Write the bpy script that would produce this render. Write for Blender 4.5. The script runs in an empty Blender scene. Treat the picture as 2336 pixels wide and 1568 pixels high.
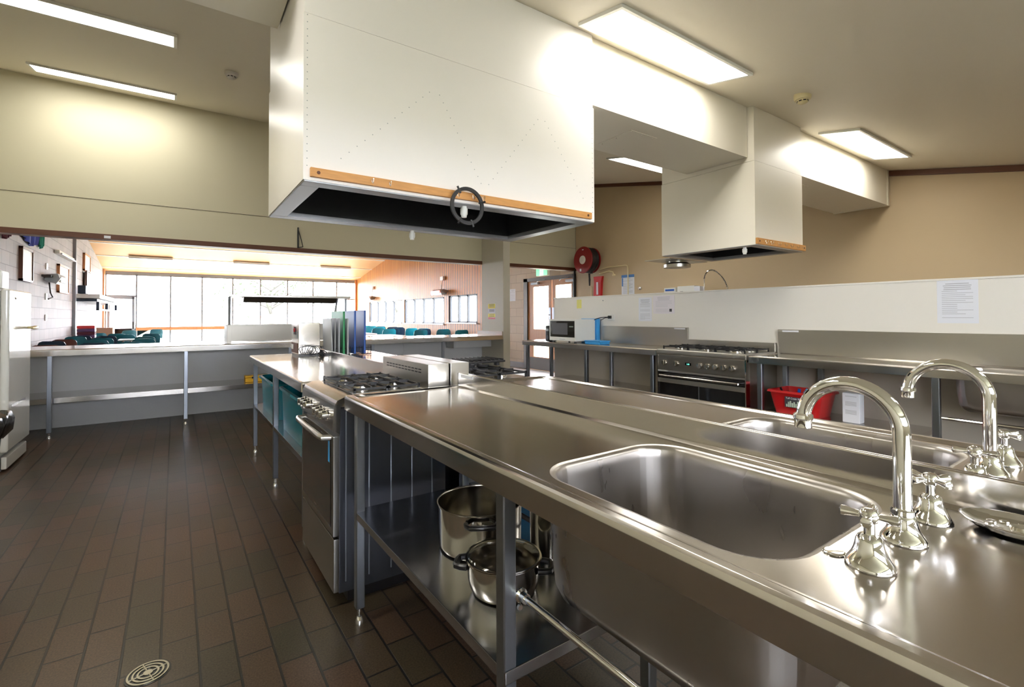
import bpy, bmesh, math, random
from mathutils import Vector, Matrix
random.seed(7)
PI = math.pi
C = bpy.context.scene.collection
scene = bpy.context.scene

# ------------------------------------------------------------------ camera
YAW, PIT, ROL, FPX, CY, CAMH = .6088, .0173, -.0035, 1103.18, 701.32, 1.2258
s_, c_, sp, cp = math.sin(YAW), math.cos(YAW), math.sin(PIT), math.cos(PIT)
R0 = Vector((c_, -s_, 0)); F0 = Vector((cp*s_, cp*c_, sp)); U0 = Vector((-sp*s_, -sp*c_, cp))
CR = R0*math.cos(ROL)+U0*math.sin(ROL); CU = -R0*math.sin(ROL)+U0*math.cos(ROL)
cam_d = bpy.data.cameras.new('camera'); cam = bpy.data.objects.new('camera', cam_d); C.objects.link(cam)
cam_d.sensor_width = 36; cam_d.sensor_fit = 'HORIZONTAL'; cam_d.lens = FPX/2336*36
cam_d.shift_y = -(784-CY)/2336; cam_d.clip_start = .05; cam_d.clip_end = 300
M = Matrix.Identity(4)
for i in range(3):
    M[i][0] = CR[i]; M[i][1] = CU[i]; M[i][2] = -F0[i]
M[2][3] = CAMH
cam.matrix_world = M
scene.camera = cam

# ------------------------------------------------------------------ world, exposure
world = bpy.data.worlds.new('world'); scene.world = world; world.use_nodes = True
bg = world.node_tree.nodes['Background']
bg.inputs[0].default_value = (.88, .92, 1, 1); bg.inputs[1].default_value = 20.0
PANEL = 11.5
vs = scene.view_settings
vs.view_transform = 'Standard'; vs.look = 'None'; vs.exposure = 0.68; vs.gamma = 1; vs.use_curve_mapping = False

# ------------------------------------------------------------------ materials
MATS = {}
def mat(name, col, rough=.5, metal=0., noise=0., nscale=8., stretch=None, bump=0., rvar=0., coat=0., emit=None, estr=0.):
    if name in MATS: return MATS[name]
    m = bpy.data.materials.new(name); m.use_nodes = True; nt = m.node_tree; N = nt.nodes; L = nt.links
    b = N['Principled BSDF']
    b.inputs['Base Color'].default_value = (*col, 1); b.inputs['Roughness'].default_value = rough
    b.inputs['Metallic'].default_value = metal
    if coat: b.inputs['Coat Weight'].default_value = coat; b.inputs['Coat Roughness'].default_value = .08
    if emit: b.inputs['Emission Color'].default_value = (*emit, 1); b.inputs['Emission Strength'].default_value = estr
    if noise or bump or rvar:
        tc = N.new('ShaderNodeTexCoord'); mp = N.new('ShaderNodeMapping'); nz = N.new('ShaderNodeTexNoise')
        L.new(tc.outputs['Object'], mp.inputs[0]); L.new(mp.outputs[0], nz.inputs['Vector'])
        if stretch: mp.inputs['Scale'].default_value = stretch
        nz.inputs['Scale'].default_value = nscale; nz.inputs['Detail'].default_value = 4
        if noise:
            mx = N.new('ShaderNodeMix'); mx.data_type = 'RGBA'
            mx.inputs[6].default_value = (*[max(0, c*(1-noise)) for c in col], 1)
            mx.inputs[7].default_value = (*[min(1, c*(1+noise)) for c in col], 1)
            L.new(nz.outputs[0], mx.inputs[0]); L.new(mx.outputs[2], b.inputs['Base Color'])
        if rvar:
            mr = N.new('ShaderNodeMapRange'); mr.inputs[1].default_value = .3; mr.inputs[2].default_value = .7
            mr.inputs[3].default_value = max(.02, rough-rvar); mr.inputs[4].default_value = rough+rvar
            L.new(nz.outputs[0], mr.inputs[0]); L.new(mr.outputs[0], b.inputs['Roughness'])
        if bump:
            bp_ = N.new('ShaderNodeBump'); bp_.inputs['Strength'].default_value = bump; bp_.inputs['Distance'].default_value = .002
            L.new(nz.outputs[0], bp_.inputs['Height']); L.new(bp_.outputs[0], b.inputs['Normal'])
    MATS[name] = m
    return m

steel = mat('bench_steel', (.64, .61, .585), .17, 1, noise=.03, nscale=4, rvar=.015)
steel_y = mat('brushed_steel', (.55, .53, .49), .30, 1, noise=.03, nscale=2)
sink_steel = mat('sink_steel', (.50, .475, .455), .33, 1, noise=.08, nscale=10, stretch=(1, 1, .3), rvar=.08)
shelf_steel = mat('shelf_steel', (.44, .45, .48), .20, 1, noise=.04)
door_steel = mat('cooker_door_steel', (.38, .37, .35), .28, 1, noise=.03)
galv = mat('leg_steel', (.32, .35, .40), .30, 1, noise=.08, nscale=6, stretch=(1, 1, .1))
chrome = mat('chrome', (.86, .86, .86), .04, 1)
pot_steel = mat('pot_steel', (.66, .63, .58), .14, 1, rvar=.03, nscale=5)
black = mat('black_iron', (.012, .012, .014), .45, 0, bump=.3, nscale=120)
blackplastic = mat('black_plastic', (.01, .01, .012), .28)
blackglass = mat('black_glass', (.006, .006, .007), .06, 0, coat=.6)
white_enamel = mat('white_enamel', (.78, .78, .74), .12, 0, coat=.5)
hoodwhite = mat('hood_white', (.90, .87, .84), .30, 0, noise=.02, nscale=2)
hoodcream = mat('hood_cream', (.86, .81, .70), .34, 0, noise=.02, nscale=2)
hoodgrey = mat('hood_grey_rim', (.34, .34, .36), .35, .6)
hoodblack = mat('hood_interior_black', (.006, .008, .012), .6, 0, noise=.5, nscale=6)  # mottled near-black of the hood cavity and filters
wallpaint = mat('wall_olive_cream', (.62, .58, .43), .55, 0, noise=.02, nscale=1.5)
tan = mat('wall_tan', (.52, .40, .25), .55, 0, noise=.03, nscale=1.5)
ceilpaint = mat('ceiling_paint', (.80, .74, .61), .60, 0, noise=.02, nscale=1.)
panelwhite = mat('partition_board', (.77, .745, .69), .28, 0, noise=.02, nscale=2)
nibpaint = mat('nib_paint', (.45, .42, .34), .5)
greyboard = mat('servery_board', (.52, .53, .54), .4, 0, noise=.03, nscale=2)
browntrim = mat('brown_timber_trim', (.11, .036, .015), .45, 0, noise=.25, nscale=5, stretch=(1, 1, 8))
pine = mat('pine_batten', (.62, .30, .09), .45, 0, noise=.25, nscale=14, stretch=(1, 8, 8))
orangewood = mat('orange_timber', (.62, .26, .10), .5, 0, noise=.25, nscale=6, stretch=(6, 6, .4))
doorwood = mat('door_timber', (.42, .17, .055), .4, 0, noise=.2, nscale=6, stretch=(6, 6, .4))
bronze = mat('bronze_frame', (.06, .05, .042), .4, .5)
alu = mat('aluminium_frame', (.30, .31, .33), .4, .4)
redpaint = mat('red_paint', (.24, .008, .01), .35)
redplastic = mat('red_plastic', (.50, .008, .010), .35)
redcover = mat('red_cover', (.55, .015, .02), .4)
paper = mat('paper', (.74, .76, .82), .7)
paperpink = mat('pinkish_paper', (.76, .72, .76), .7)
ink = mat('grey_ink', (.42, .43, .47), .7)
inkdark = mat('dark_ink', (.05, .05, .06), .7)
bluepaper = mat('blue_print', (.08, .22, .55), .6)
yellow = mat('yellow_plastic', (.75, .42, .01), .4)
yellowpaper = mat('yellow_paper', (.72, .68, .18), .6)
greenplastic = mat('green_board', (.01, .30, .09), .4)
blueplastic = mat('blue_board', (.01, .09, .42), .38)
lightblue = mat('light_blue_plastic', (.05, .36, .80), .35)
greyplastic = mat('grey_board', (.38, .40, .42), .4)
whiteplastic = mat('white_plastic', (.78, .78, .74), .35)
creamplastic = mat('cream_plastic', (.72, .62, .36), .35)
wirem = mat('dark_wire', (.05, .055, .065), .4, .4)
tealbin = mat('dark_teal_bin', (.005, .045, .05), .35)
blackbag = mat('black_bin_bag', (.01, .01, .012), .25, 0, bump=1., nscale=30)
dullsteel = mat('dull_steel', (.40, .38, .34), .42, .9)
chairteal = mat('teal_chair_plastic', (.01, .12, .15), .30)
chairnavy = mat('navy_chair_plastic', (.008, .025, .05), .30)
chairbrown = mat('brown_chair_plastic', (.13, .045, .03), .35)
chairblue = mat('bright_teal_plastic', (.015, .25, .32), .28)
tabletop_m = mat('white_laminate', (.70, .70, .70), .35)
hallfloor_m = mat('hall_vinyl', (.42, .40, .38), .30, 0, noise=.08, nscale=3)
brownskirt = mat('dark_skirting', (.05, .025, .018), .4)
clothblue = mat('blue_cloth', (.01, .03, .30), .8)
clothgreen = mat('green_cloth', (.03, .30, .22), .8)
maroon = mat('maroon_cloth', (.09, .015, .03), .8)
cardboard = mat('cardboard', (.42, .24, .15), .8, 0, noise=.05)
purple = mat('purple_binding', (.12, .05, .16), .5)
grass_m = mat('outdoor_ground', (.34, .36, .28), .9, 0, noise=.3, nscale=.8)
bark = mat('pale_bark', (.05, .045, .04), .8, 0, noise=.2)
leafm = mat('grey_green_leaves', (.045, .060, .032), .7, 0, noise=.3, nscale=3)
hubm = mat('white_hub', (.72, .68, .62), .5)
brassy = mat('worn_handle', (.46, .38, .18), .35, .5)

def emis(name, col, st):
    m = bpy.data.materials.new(name); m.use_nodes = True; nt = m.node_tree
    b = nt.nodes['Principled BSDF']; b.inputs['Base Color'].default_value = (.8, .8, .8, 1)
    b.inputs['Emission Color'].default_value = (*col, 1); b.inputs['Emission Strength'].default_value = st
    return m
panel_e = emis('light_diffuser', (1, .965, .88), PANEL)
exit_e = emis('exit_green', (.01, .55, .22), .9)
exit_w = emis('exit_white', (.85, 1, .92), .9)
heater_e = emis('heater_glow', (1, .25, .2), 1.6)
clock_e = emis('clock_digits', (.02, .8, .6), 1.2)

def glass_mat():
    m = bpy.data.materials.new('window_glass'); m.use_nodes = True; nt = m.node_tree; N = nt.nodes; L = nt.links
    for n in list(N):
        if n.type == 'BSDF_PRINCIPLED': N.remove(n)
    t = N.new('ShaderNodeBsdfTransparent'); g = N.new('ShaderNodeBsdfGlossy'); g.inputs['Roughness'].default_value = .02
    mx = N.new('ShaderNodeMixShader'); mx.inputs[0].default_value = .02
    L.new(t.outputs[0], mx.inputs[1]); L.new(g.outputs[0], mx.inputs[2]); L.new(mx.outputs[0], N['Material Output'].inputs[0])
    return m
glass = glass_mat()
def lid_glass():
    m = bpy.data.materials.new('lid_glass'); m.use_nodes = True; nt = m.node_tree; N = nt.nodes; L = nt.links
    for n in list(N):
        if n.type == 'BSDF_PRINCIPLED': N.remove(n)
    t = N.new('ShaderNodeBsdfTransparent'); t.inputs[0].default_value = (.75, .75, .72, 1)
    g = N.new('ShaderNodeBsdfGlossy'); g.inputs['Roughness'].default_value = .03
    mx = N.new('ShaderNodeMixShader'); mx.inputs[0].default_value = .16
    L.new(t.outputs[0], mx.inputs[1]); L.new(g.outputs[0], mx.inputs[2]); L.new(mx.outputs[0], N['Material Output'].inputs[0])
    return m
lidglass = lid_glass()
def tub_mat():
    m = bpy.data.materials.new('clear_teal_plastic'); m.use_nodes = True; nt = m.node_tree; N = nt.nodes; L = nt.links
    b = N['Principled BSDF']; b.inputs['Base Color'].default_value = (.004, .24, .32, 1); b.inputs['Roughness'].default_value = .25
    t = N.new('ShaderNodeBsdfTransparent'); t.inputs[0].default_value = (.12, .5, .6, 1)
    mx = N.new('ShaderNodeMixShader'); mx.inputs[0].default_value = .75
    L.new(t.outputs[0], mx.inputs[1]); L.new(b.outputs[0], mx.inputs[2]); L.new(mx.outputs[0], N['Material Output'].inputs[0])
    return m
tubm = tub_mat()

def tile_mat():
    m = bpy.data.materials.new('quarry_tiles'); m.use_nodes = True; nt = m.node_tree; N = nt.nodes; L = nt.links
    b = N['Principled BSDF']; tc = N.new('ShaderNodeTexCoord'); sx = N.new('ShaderNodeSeparateXYZ'); cb = N.new('ShaderNodeCombineXYZ')
    L.new(tc.outputs['Object'], sx.inputs[0])
    ax = N.new('ShaderNodeMath'); ax.operation = 'ADD'; ax.inputs[1].default_value = .034+.1145*20
    ay = N.new('ShaderNodeMath'); ay.operation = 'ADD'; ay.inputs[1].default_value = -2.124+.24*20
    L.new(sx.outputs[0], ax.inputs[0]); L.new(sx.outputs[1], ay.inputs[0])
    L.new(ay.outputs[0], cb.inputs[0]); L.new(ax.outputs[0], cb.inputs[1])
    br = N.new('ShaderNodeTexBrick'); L.new(cb.outputs[0], br.inputs['Vector'])
    br.offset = .5; br.offset_frequency = 2; br.squash = 1
    br.inputs['Scale'].default_value = 1; br.inputs['Brick Width'].default_value = .24; br.inputs['Row Height'].default_value = .1145
    br.inputs['Mortar Size'].default_value = .0045; br.inputs['Mortar Smooth'].default_value = .25; br.inputs['Bias'].default_value = -.1
    br.inputs['Color1'].default_value = (.070, .040, .025, 1); br.inputs['Color2'].default_value = (.038, .032, .019, 1)
    br.inputs['Mortar'].default_value = (.010, .009, .009, 1)
    nz = N.new('ShaderNodeTexNoise'); nz.inputs['Scale'].default_value = 160; nz.inputs['Detail'].default_value = 3
    L.new(tc.outputs['Object'], nz.inputs['Vector'])
    nz2 = N.new('ShaderNodeTexNoise'); nz2.inputs['Scale'].default_value = 1.3; L.new(tc.outputs['Object'], nz2.inputs['Vector'])
    mx = N.new('ShaderNodeMix'); mx.data_type = 'RGBA'; mx.blend_type = 'MULTIPLY'; mx.inputs[0].default_value = 1
    cr = N.new('ShaderNodeValToRGB'); cr.color_ramp.elements[0].color = (.55, .5, .48, 1); cr.color_ramp.elements[0].position = .3
    cr.color_ramp.elements[1].color = (1.6, 1.6, 1.5, 1); cr.color_ramp.elements[1].position = .72
    L.new(nz.outputs[0], cr.inputs[0]); L.new(br.outputs[0], mx.inputs[6]); L.new(cr.outputs[0], mx.inputs[7])
    L.new(mx.outputs[2], b.inputs['Base Color'])
    mr = N.new('ShaderNodeMapRange'); mr.inputs[3].default_value = .27; mr.inputs[4].default_value = .40; L.new(nz2.outputs[0], mr.inputs[0])
    L.new(mr.outputs[0], b.inputs['Roughness'])
    bm_ = N.new('ShaderNodeBump'); bm_.inputs['Strength'].default_value = .4; bm_.inputs['Distance'].default_value = .002; bm_.invert = True
    ad = N.new('ShaderNodeMath'); ad.operation = 'MULTIPLY_ADD'; ad.inputs[1].default_value = .06
    L.new(nz.outputs[0], ad.inputs[0]); L.new(br.outputs['Fac'], ad.inputs[2]); L.new(ad.outputs[0], bm_.inputs['Height'])
    L.new(bm_.outputs[0], b.inputs['Normal'])
    return m
tiles = tile_mat()

def block_mat(name, c1, c2, mort, axis, bw=.40, rh=.20, rough=.7):
    m = bpy.data.materials.new(name); m.use_nodes = True; nt = m.node_tree; N = nt.nodes; L = nt.links
    b = N['Principled BSDF']; b.inputs['Roughness'].default_value = rough
    tc = N.new('ShaderNodeTexCoord'); sx = N.new('ShaderNodeSeparateXYZ'); cb = N.new('ShaderNodeCombineXYZ')
    L.new(tc.outputs['Object'], sx.inputs[0]); L.new(sx.outputs[axis], cb.inputs[0]); L.new(sx.outputs[2], cb.inputs[1])
    br = N.new('ShaderNodeTexBrick'); L.new(cb.outputs[0], br.inputs['Vector'])
    br.inputs['Scale'].default_value = 1; br.inputs['Brick Width'].default_value = bw; br.inputs['Row Height'].default_value = rh
    br.inputs['Mortar Size'].default_value = .006; br.inputs['Mortar Smooth'].default_value = .3
    br.inputs['Color1'].default_value = (*c1, 1); br.inputs['Color2'].default_value = (*c2, 1); br.inputs['Mortar'].default_value = (*mort, 1)
    L.new(br.outputs[0], b.inputs['Base Color'])
    bm_ = N.new('ShaderNodeBump'); bm_.invert = True; bm_.inputs['Strength'].default_value = .5; bm_.inputs['Distance'].default_value = .004
    L.new(br.outputs['Fac'], bm_.inputs['Height']); L.new(bm_.outputs[0], b.inputs['Normal'])
    return m
blockgrey = block_mat('grey_block', (.46, .42, .42), (.38, .35, .36), (.26, .24, .24), 1)
blocktan = block_mat('cream_block', (.60, .50, .40), (.54, .45, .36), (.42, .34, .27), 1)

def clad_mat():
    m = bpy.data.materials.new('timber_cladding'); m.use_nodes = True; nt = m.node_tree; N = nt.nodes; L = nt.links
    b = N['Principled BSDF']; b.inputs['Roughness'].default_value = .5
    tc = N.new('ShaderNodeTexCoord'); sx = N.new('ShaderNodeSeparateXYZ'); L.new(tc.outputs['Object'], sx.inputs[0])
    md = N.new('ShaderNodeMath'); md.operation = 'PINGPONG'; md.inputs[1].default_value = .07
    L.new(sx.outputs[1], md.inputs[0])
    lt = N.new('ShaderNodeMath'); lt.operation = 'GREATER_THAN'; lt.inputs[1].default_value = .017; L.new(md.outputs[0], lt.inputs[0])
    nz = N.new('ShaderNodeTexNoise'); mp = N.new('ShaderNodeMapping'); mp.inputs['Scale'].default_value = (1, 7, .4)
    L.new(tc.outputs['Object'], mp.inputs[0]); L.new(mp.outputs[0], nz.inputs['Vector']); nz.inputs['Scale'].default_value = 2
    cr = N.new('ShaderNodeValToRGB'); cr.color_ramp.elements[0].color = (.52, .175, .030, 1); cr.color_ramp.elements[0].position = .3
    cr.color_ramp.elements[1].color = (.70, .29, .058, 1); cr.color_ramp.elements[1].position = .7
    L.new(nz.outputs[0], cr.inputs[0])
    mx = N.new('ShaderNodeMix'); mx.data_type = 'RGBA'; mx.inputs[6].default_value = (.15, .045, .012, 1)
    L.new(lt.outputs[0], mx.inputs[0]); L.new(cr.outputs[0], mx.inputs[7]); L.new(mx.outputs[2], b.inputs['Base Color'])
    return m
clad = clad_mat()
cooker_side = mat('cooker_side', (.13, .14, .17), .32, 1, noise=.05)
def hallceil_mat():
    m = bpy.data.materials.new('hall_ceiling_boards'); m.use_nodes = True; nt = m.node_tree; N = nt.nodes; L = nt.links
    b = N['Principled BSDF']; b.inputs['Roughness'].default_value = .5
    tc = N.new('ShaderNodeTexCoord'); nz = N.new('ShaderNodeTexNoise'); L.new(tc.outputs['Object'], nz.inputs['Vector']); nz.inputs['Scale'].default_value = .8
    cr = N.new('ShaderNodeValToRGB'); cr.color_ramp.elements[0].color = (.58, .30, .11, 1); cr.color_ramp.elements[1].color = (.72, .42, .18, 1)
    L.new(nz.outputs[0], cr.inputs[0]); L.new(cr.outputs[0], b.inputs['Base Color'])
    return m
hallceil = hallceil_mat()

# ------------------------------------------------------------------ mesh helpers
def rot2(p, a): return (p[0]*math.cos(a)-p[1]*math.sin(a), p[0]*math.sin(a)+p[1]*math.cos(a))
class MB:
    def __init__(s): s.bm = bmesh.new()
    def box(s, x0, x1, y0, y1, z0, z1, bev=0, seg=2):
        if x1 < x0: x0, x1 = x1, x0
        if y1 < y0: y0, y1 = y1, y0
        if z1 < z0: z0, z1 = z1, z0
        r = bmesh.ops.create_cube(s.bm, size=1)
        for v in r['verts']: v.co = Vector((x0+(v.co.x+.5)*(x1-x0), y0+(v.co.y+.5)*(y1-y0), z0+(v.co.z+.5)*(z1-z0)))
        if bev:
            es = list({e for v in r['verts'] for e in v.link_edges})
            bmesh.ops.bevel(s.bm, geom=es, offset=min(bev, .49*min(x1-x0, y1-y0, z1-z0)), segments=seg, affect='EDGES', profile=.5)
        return s
    def loft(s, loops, cap0=False, cap1=True, closed=True):
        R = [[s.bm.verts.new(p) for p in l] for l in loops]
        n = len(R[0])
        for a, b in zip(R, R[1:]):
            for i in range(n if closed else n-1):
                j = (i+1) % n
                s.bm.faces.new((a[i], a[j], b[j], b[i]))
        if cap0: s.bm.faces.new(list(reversed(R[0])))
        if cap1: s.bm.faces.new(R[-1])
        return s
    def prism(s, poly, axis, a, b):
        # poly = list of 2D points in the plane perpendicular to axis (x: (y,z); y: (x,z); z: (x,y))
        def P(p, t): return (t, p[0], p[1]) if axis == 'x' else ((p[0], t, p[1]) if axis == 'y' else (p[0], p[1], t))
        return s.loft([[P(p, a) for p in poly], [P(p, b) for p in poly]], True, True)
    def tube(s, pts, r, seg=10, cap=True, closed=False):
        pts = [Vector(p) for p in pts]; n = len(pts)
        rr = r if isinstance(r, (list, tuple)) else [r]*n
        T = []
        for i in range(n):
            if closed: t = pts[(i+1) % n]-pts[i-1]
            else: t = pts[min(i+1, n-1)]-pts[max(i-1, 0)]
            T.append(t.normalized() if t.length > 1e-9 else Vector((0, 0, 1)))
        up = Vector((0, 0, 1)) if abs(T[0].z) < .9 else Vector((1, 0, 0))
        nx = T[0].cross(up).normalized(); loops = []
        for i in range(n):
            nx = (nx-T[i]*nx.dot(T[i])).normalized(); ny = T[i].cross(nx)
            loops.append([tuple(pts[i]+(nx*math.cos(2*PI*k/seg)+ny*math.sin(2*PI*k/seg))*rr[i]) for k in range(seg)])
        if closed:
            loops.append(loops[0]); return s.loft(loops, False, False)
        return s.loft(loops, cap, cap)
    def lathe(s, prof, c=(0, 0, 0), axis='z', seg=32, cap0=True, cap1=True, sx=1, sy=1):
        loops = []
        for r, h in prof:
            l = []
            for k in range(seg):
                a = 2*PI*k/seg; x, y = r*math.cos(a)*sx, r*math.sin(a)*sy
                p = (x, y, h) if axis == 'z' else ((h, x, y) if axis == 'x' else (y, h, x))
                l.append((p[0]+c[0], p[1]+c[1], p[2]+c[2]))
            loops.append(l)
        return s.loft(loops, cap0, cap1)
    def cyl(s, p0, p1, r, seg=16): return s.tube([p0, p1], r, seg)
    def xf(s, m):
        bmesh.ops.transform(s.bm, matrix=m, verts=s.bm.verts); return s
ORG = {}
def _done(s, name, m, parent=None, world=True, ang=35, flat=False, **props):
    bmesh.ops.recalc_face_normals(s.bm, faces=s.bm.faces)
    if parent is not None and world:
        bmesh.ops.translate(s.bm, verts=s.bm.verts, vec=-ORG.get(parent.name, Vector((0, 0, 0))))
    me = bpy.data.meshes.new(name); s.bm.to_mesh(me); s.bm.free()
    if not flat:
        me.polygons.foreach_set('use_smooth', [True]*len(me.polygons)); me.set_sharp_from_angle(angle=math.radians(ang))
    me.materials.append(m)
    o = bpy.data.objects.new(name, me); C.objects.link(o)
    if not flat:
        wn = o.modifiers.new('wn', 'WEIGHTED_NORMAL'); wn.keep_sharp = True; wn.weight = 60
    if parent is not None:
        o.parent = parent
        ORG[o.name] = ORG.get(parent.name, Vector((0, 0, 0))) if world else Vector((0, 0, 0))
    else: ORG[o.name] = Vector((0, 0, 0))
    for k, v in props.items(): o[k] = v
    return o
MB.done = _done

def thing(name, label, cat, loc=(0, 0, 0), group=None):
    o = bpy.data.objects.new(name, None); C.objects.link(o); o.location = loc; o.empty_display_size = .1
    o['label'] = label; o['category'] = cat
    if group: o['group'] = group
    ORG[o.name] = Vector(loc)
    return o
def tag(o, label, cat, group=None):
    o['label'] = label; o['category'] = cat
    if group: o['group'] = group
    return o
def struct(o): o['kind'] = 'structure'; return o
def dup(root, loc, rotz=0, label=None, group=None, scale=None):
    r = root.copy(); C.objects.link(r); r.location = loc; r.rotation_euler = (0, 0, rotz)
    if label: r['label'] = label
    if group: r['group'] = group
    if scale: r.scale = scale
    for ch in list(root.children):
        c = ch.copy(); C.objects.link(c); c.parent = r
        for g in list(ch.children):
            d = g.copy(); C.objects.link(d); d.parent = c
    return r
def textobj(name, body, size, m, parent, matrix, ext=.0004, align='CENTER'):
    cu = bpy.data.curves.new(name+'_c', 'FONT'); cu.body = body; cu.size = size; cu.extrude = ext; cu.align_x = align; cu.align_y = 'CENTER'
    t = bpy.data.objects.new('tmp', cu); C.objects.link(t)
    dg = bpy.context.evaluated_depsgraph_get(); me = bpy.data.meshes.new_from_object(t.evaluated_get(dg))
    bpy.data.objects.remove(t, do_unlink=True)
    off = ORG.get(parent.name, Vector((0, 0, 0)))
    me.transform(Matrix.Translation(-off) @ matrix); me.name = name
    me.materials.clear(); me.materials.append(m)
    o = bpy.data.objects.new(name, me); C.objects.link(o); o.parent = parent; ORG[o.name] = off
    return o
def face_mx(p, n, up=(0, 0, 1)):
    # matrix placing text (its +Z towards n, +Y up) at p
    n = Vector(n).normalized(); u = Vector(up); x = u.cross(n).normalized(); u = n.cross(x)
    m = Matrix.Identity(4)
    for i in range(3): m[i][0] = x[i]; m[i][1] = u[i]; m[i][2] = n[i]; m[i][3] = p[i]
    return m
def sdf(p, c, h, r):
    qx, qy = abs(p[0]-c[0])-h[0]+r, abs(p[1]-c[1])-h[1]+r
    return math.hypot(max(qx, 0), max(qy, 0))+min(max(qx, qy), 0)-r
def ringpts(o, ths, c, h, r):
    out = []
    for t in ths:
        a, b = 0., 12.
        dx, dy = math.cos(t), math.sin(t)
        for _ in range(46):
            mid = (a+b)/2
            if sdf((o[0]+dx*mid, o[1]+dy*mid), c, h, r) < 0: a = mid
            else: b = mid
        out.append((o[0]+dx*a, o[1]+dy*a))
    return out
def bench_top(parent, x0, x1, y0, y1, z, apron, sink=None, depth=.23, m=steel, rim=True):
    cx, cy, hx, hy = (x0+x1)/2, (y0+y1)/2, (x1-x0)/2, (y1-y0)/2
    if sink: sx0, sx1, sy0, sy1, sr = sink; o = ((sx0+sx1)/2, (sy0+sy1)/2)
    else: o = (cx, cy)
    ths = [2*PI*k/96 for k in range(96)]
    for X in (x0, x1):
        for Y in (y0, y1):
            a = math.atan2(Y-o[1], X-o[0])
            for e in (-.02, -.006, 0, .006, .02): ths.append((a+e) % (2*PI))
    if sink:
        for X in (sx0, sx1):
            for Y in (sy0, sy1):
                a = math.atan2(Y-o[1], X-o[0])
                for k in range(-6, 7): ths.append((a+k*.035) % (2*PI))
    ths = sorted(set(round(t, 5) for t in ths))
    def outer(i, r=.012): return ringpts(o, ths, (cx, cy), (hx-i, hy-i), max(r-i, .001))
    def Z(l, zz): return [(p[0], p[1], zz) for p in l]
    L = [Z(outer(.018), z-apron), Z(outer(0), z-apron), Z(outer(0), z-apron+.001), Z(outer(0), z-.013), Z(outer(0), z-.010), Z(outer(.0025), z-.0025), Z(outer(.009), z)]
    if rim:
        L += [Z(outer(.011), z), Z(outer(.024), z), Z(outer(.026), z-.0005), Z(outer(.036), z-.0060), Z(outer(.039), z-.0065), Z(outer(.044), z-.0065)]
        zt = z-.0065
    else:
        L += [Z(outer(.011), z), Z(outer(.013), z)]; zt = z
    mb = MB()
    if not sink:
        mb.loft(L); return mb.done('bench_top', m, parent)
    sc, sh = ((sx0+sx1)/2, (sy0+sy1)/2), ((sx1-sx0)/2, (sy1-sy0)/2)
    def inn(i, r=sr): return ringpts(o, ths, sc, (sh[0]-i, sh[1]-i), max(r-i, .01))
    L += [Z(inn(-.020, sr), zt), Z(inn(-.016, sr), zt)]
    mb.loft(L, cap1=False)
    top = mb.done('bench_top', m, parent)
    B = [Z(inn(-.0165), zt), Z(inn(-.010), zt-.0012), Z(inn(-.004), zt-.005), Z(inn(0), zt-.012), Z(inn(.002), zt-.03),
         Z(inn(.008), zt-depth*.6), Z(inn(.014), zt-depth*.85), Z(inn(.024), zt-depth*.95), Z(inn(.045), zt-depth), Z(inn(.06), zt-depth)]
    b = MB(); b.loft(B)
    # outer skin of the bowl
    B2 = [Z(inn(-.014, sr*.8), zt-.012), Z(inn(-.012, sr*.8), zt-.03), Z(inn(-.006, sr*.8), zt-depth*.6), Z(inn(.002, sr*.8), zt-depth*.86), Z(inn(.016, sr*.8), zt-depth*.96), Z(inn(.04, sr*.8), zt-depth-.004), Z(inn(.06), zt-depth-.006)]
    b.loft(B2)
    b.done('sink_bowl', sink_steel, parent)
    w = MB(); w.lathe([(.045, 0), (.045, .003), (.036, .004), (.034, -.001)], (o[0], o[1], zt-depth+.002), seg=24)
    w.done('sink_waste', chrome, parent)
    return top
def leg(parent, x, y, z1, w=.034, m=galv):
    o = MB().box(x-w/2, x+w/2, y-w/2, y+w/2, .065, z1, .003, 1).done('leg', m, parent)
    MB().lathe([(.008, .03), (.008, .07)], (x, y, 0), seg=12).lathe([(.017, 0), (.017, .012), (.010, .030)], (x, y, 0), seg=16).done('foot', chrome, o)
    return o
def shelf(parent, x0, x1, y0, y1, z, t=.030):
    MB().box(x0, x1, y0, y1, z-t, z, .003, 2).done('undershelf', shelf_steel, parent)

# ------------------------------------------------------------------ structure
XW = 6.68; YH = 7.311; XL = -2.03; YB = -2.4
def ceilz(y): return 2.4686+.193*y
# kitchen floor
MB().box(XL, XW, YB, YH, -.1, 0).done('floor', tiles)['kind'] = 'structure'
o = MB().box(XL, XW, YH, 21.9, -.1, -.0005).done('floor_hall', hallfloor_m); struct(o)
# kitchen ceiling (sloping up towards the servery wall)
yb, yf = YB-.1, YH
struct(MB().prism([(yb, ceilz(yb)), (yf, ceilz(yf)), (yf, ceilz(yf)+.12), (yb, ceilz(yb)+.12)], 'x', XL-.1, XW+.1).done('ceiling', ceilpaint))
# servery wall: header above the opening, low wall under the counter
struct(MB().box(XL, XW, YH, YH+.13, 2.185, 5.3).done('wall_servery', wallpaint))
struct(MB().box(XL, 4.447, YH, YH+.11, 0, .83).done('wall_servery_low', greyboard))
for i, x in enumerate((-1.62, 1.08, 3.0)):
    struct(MB().box(x-.012, x+.012, YH-.006, YH, 0, .83).done('trim_panel_joint', greyboard))
struct(MB().box(XL, XW, YH-.004, YH+.001, 2.585, 2.589).done('trim_header_joint', brownskirt))
struct(MB().box(XL, 4.447, YH-.022, YH+.15, 2.128, 2.19, .004).done('trim_header', browntrim))
struct(MB().box(4.579, XW, YH-.022, YH+.15, 2.128, 2.19, .004).done('trim_header_right', browntrim))
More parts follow.
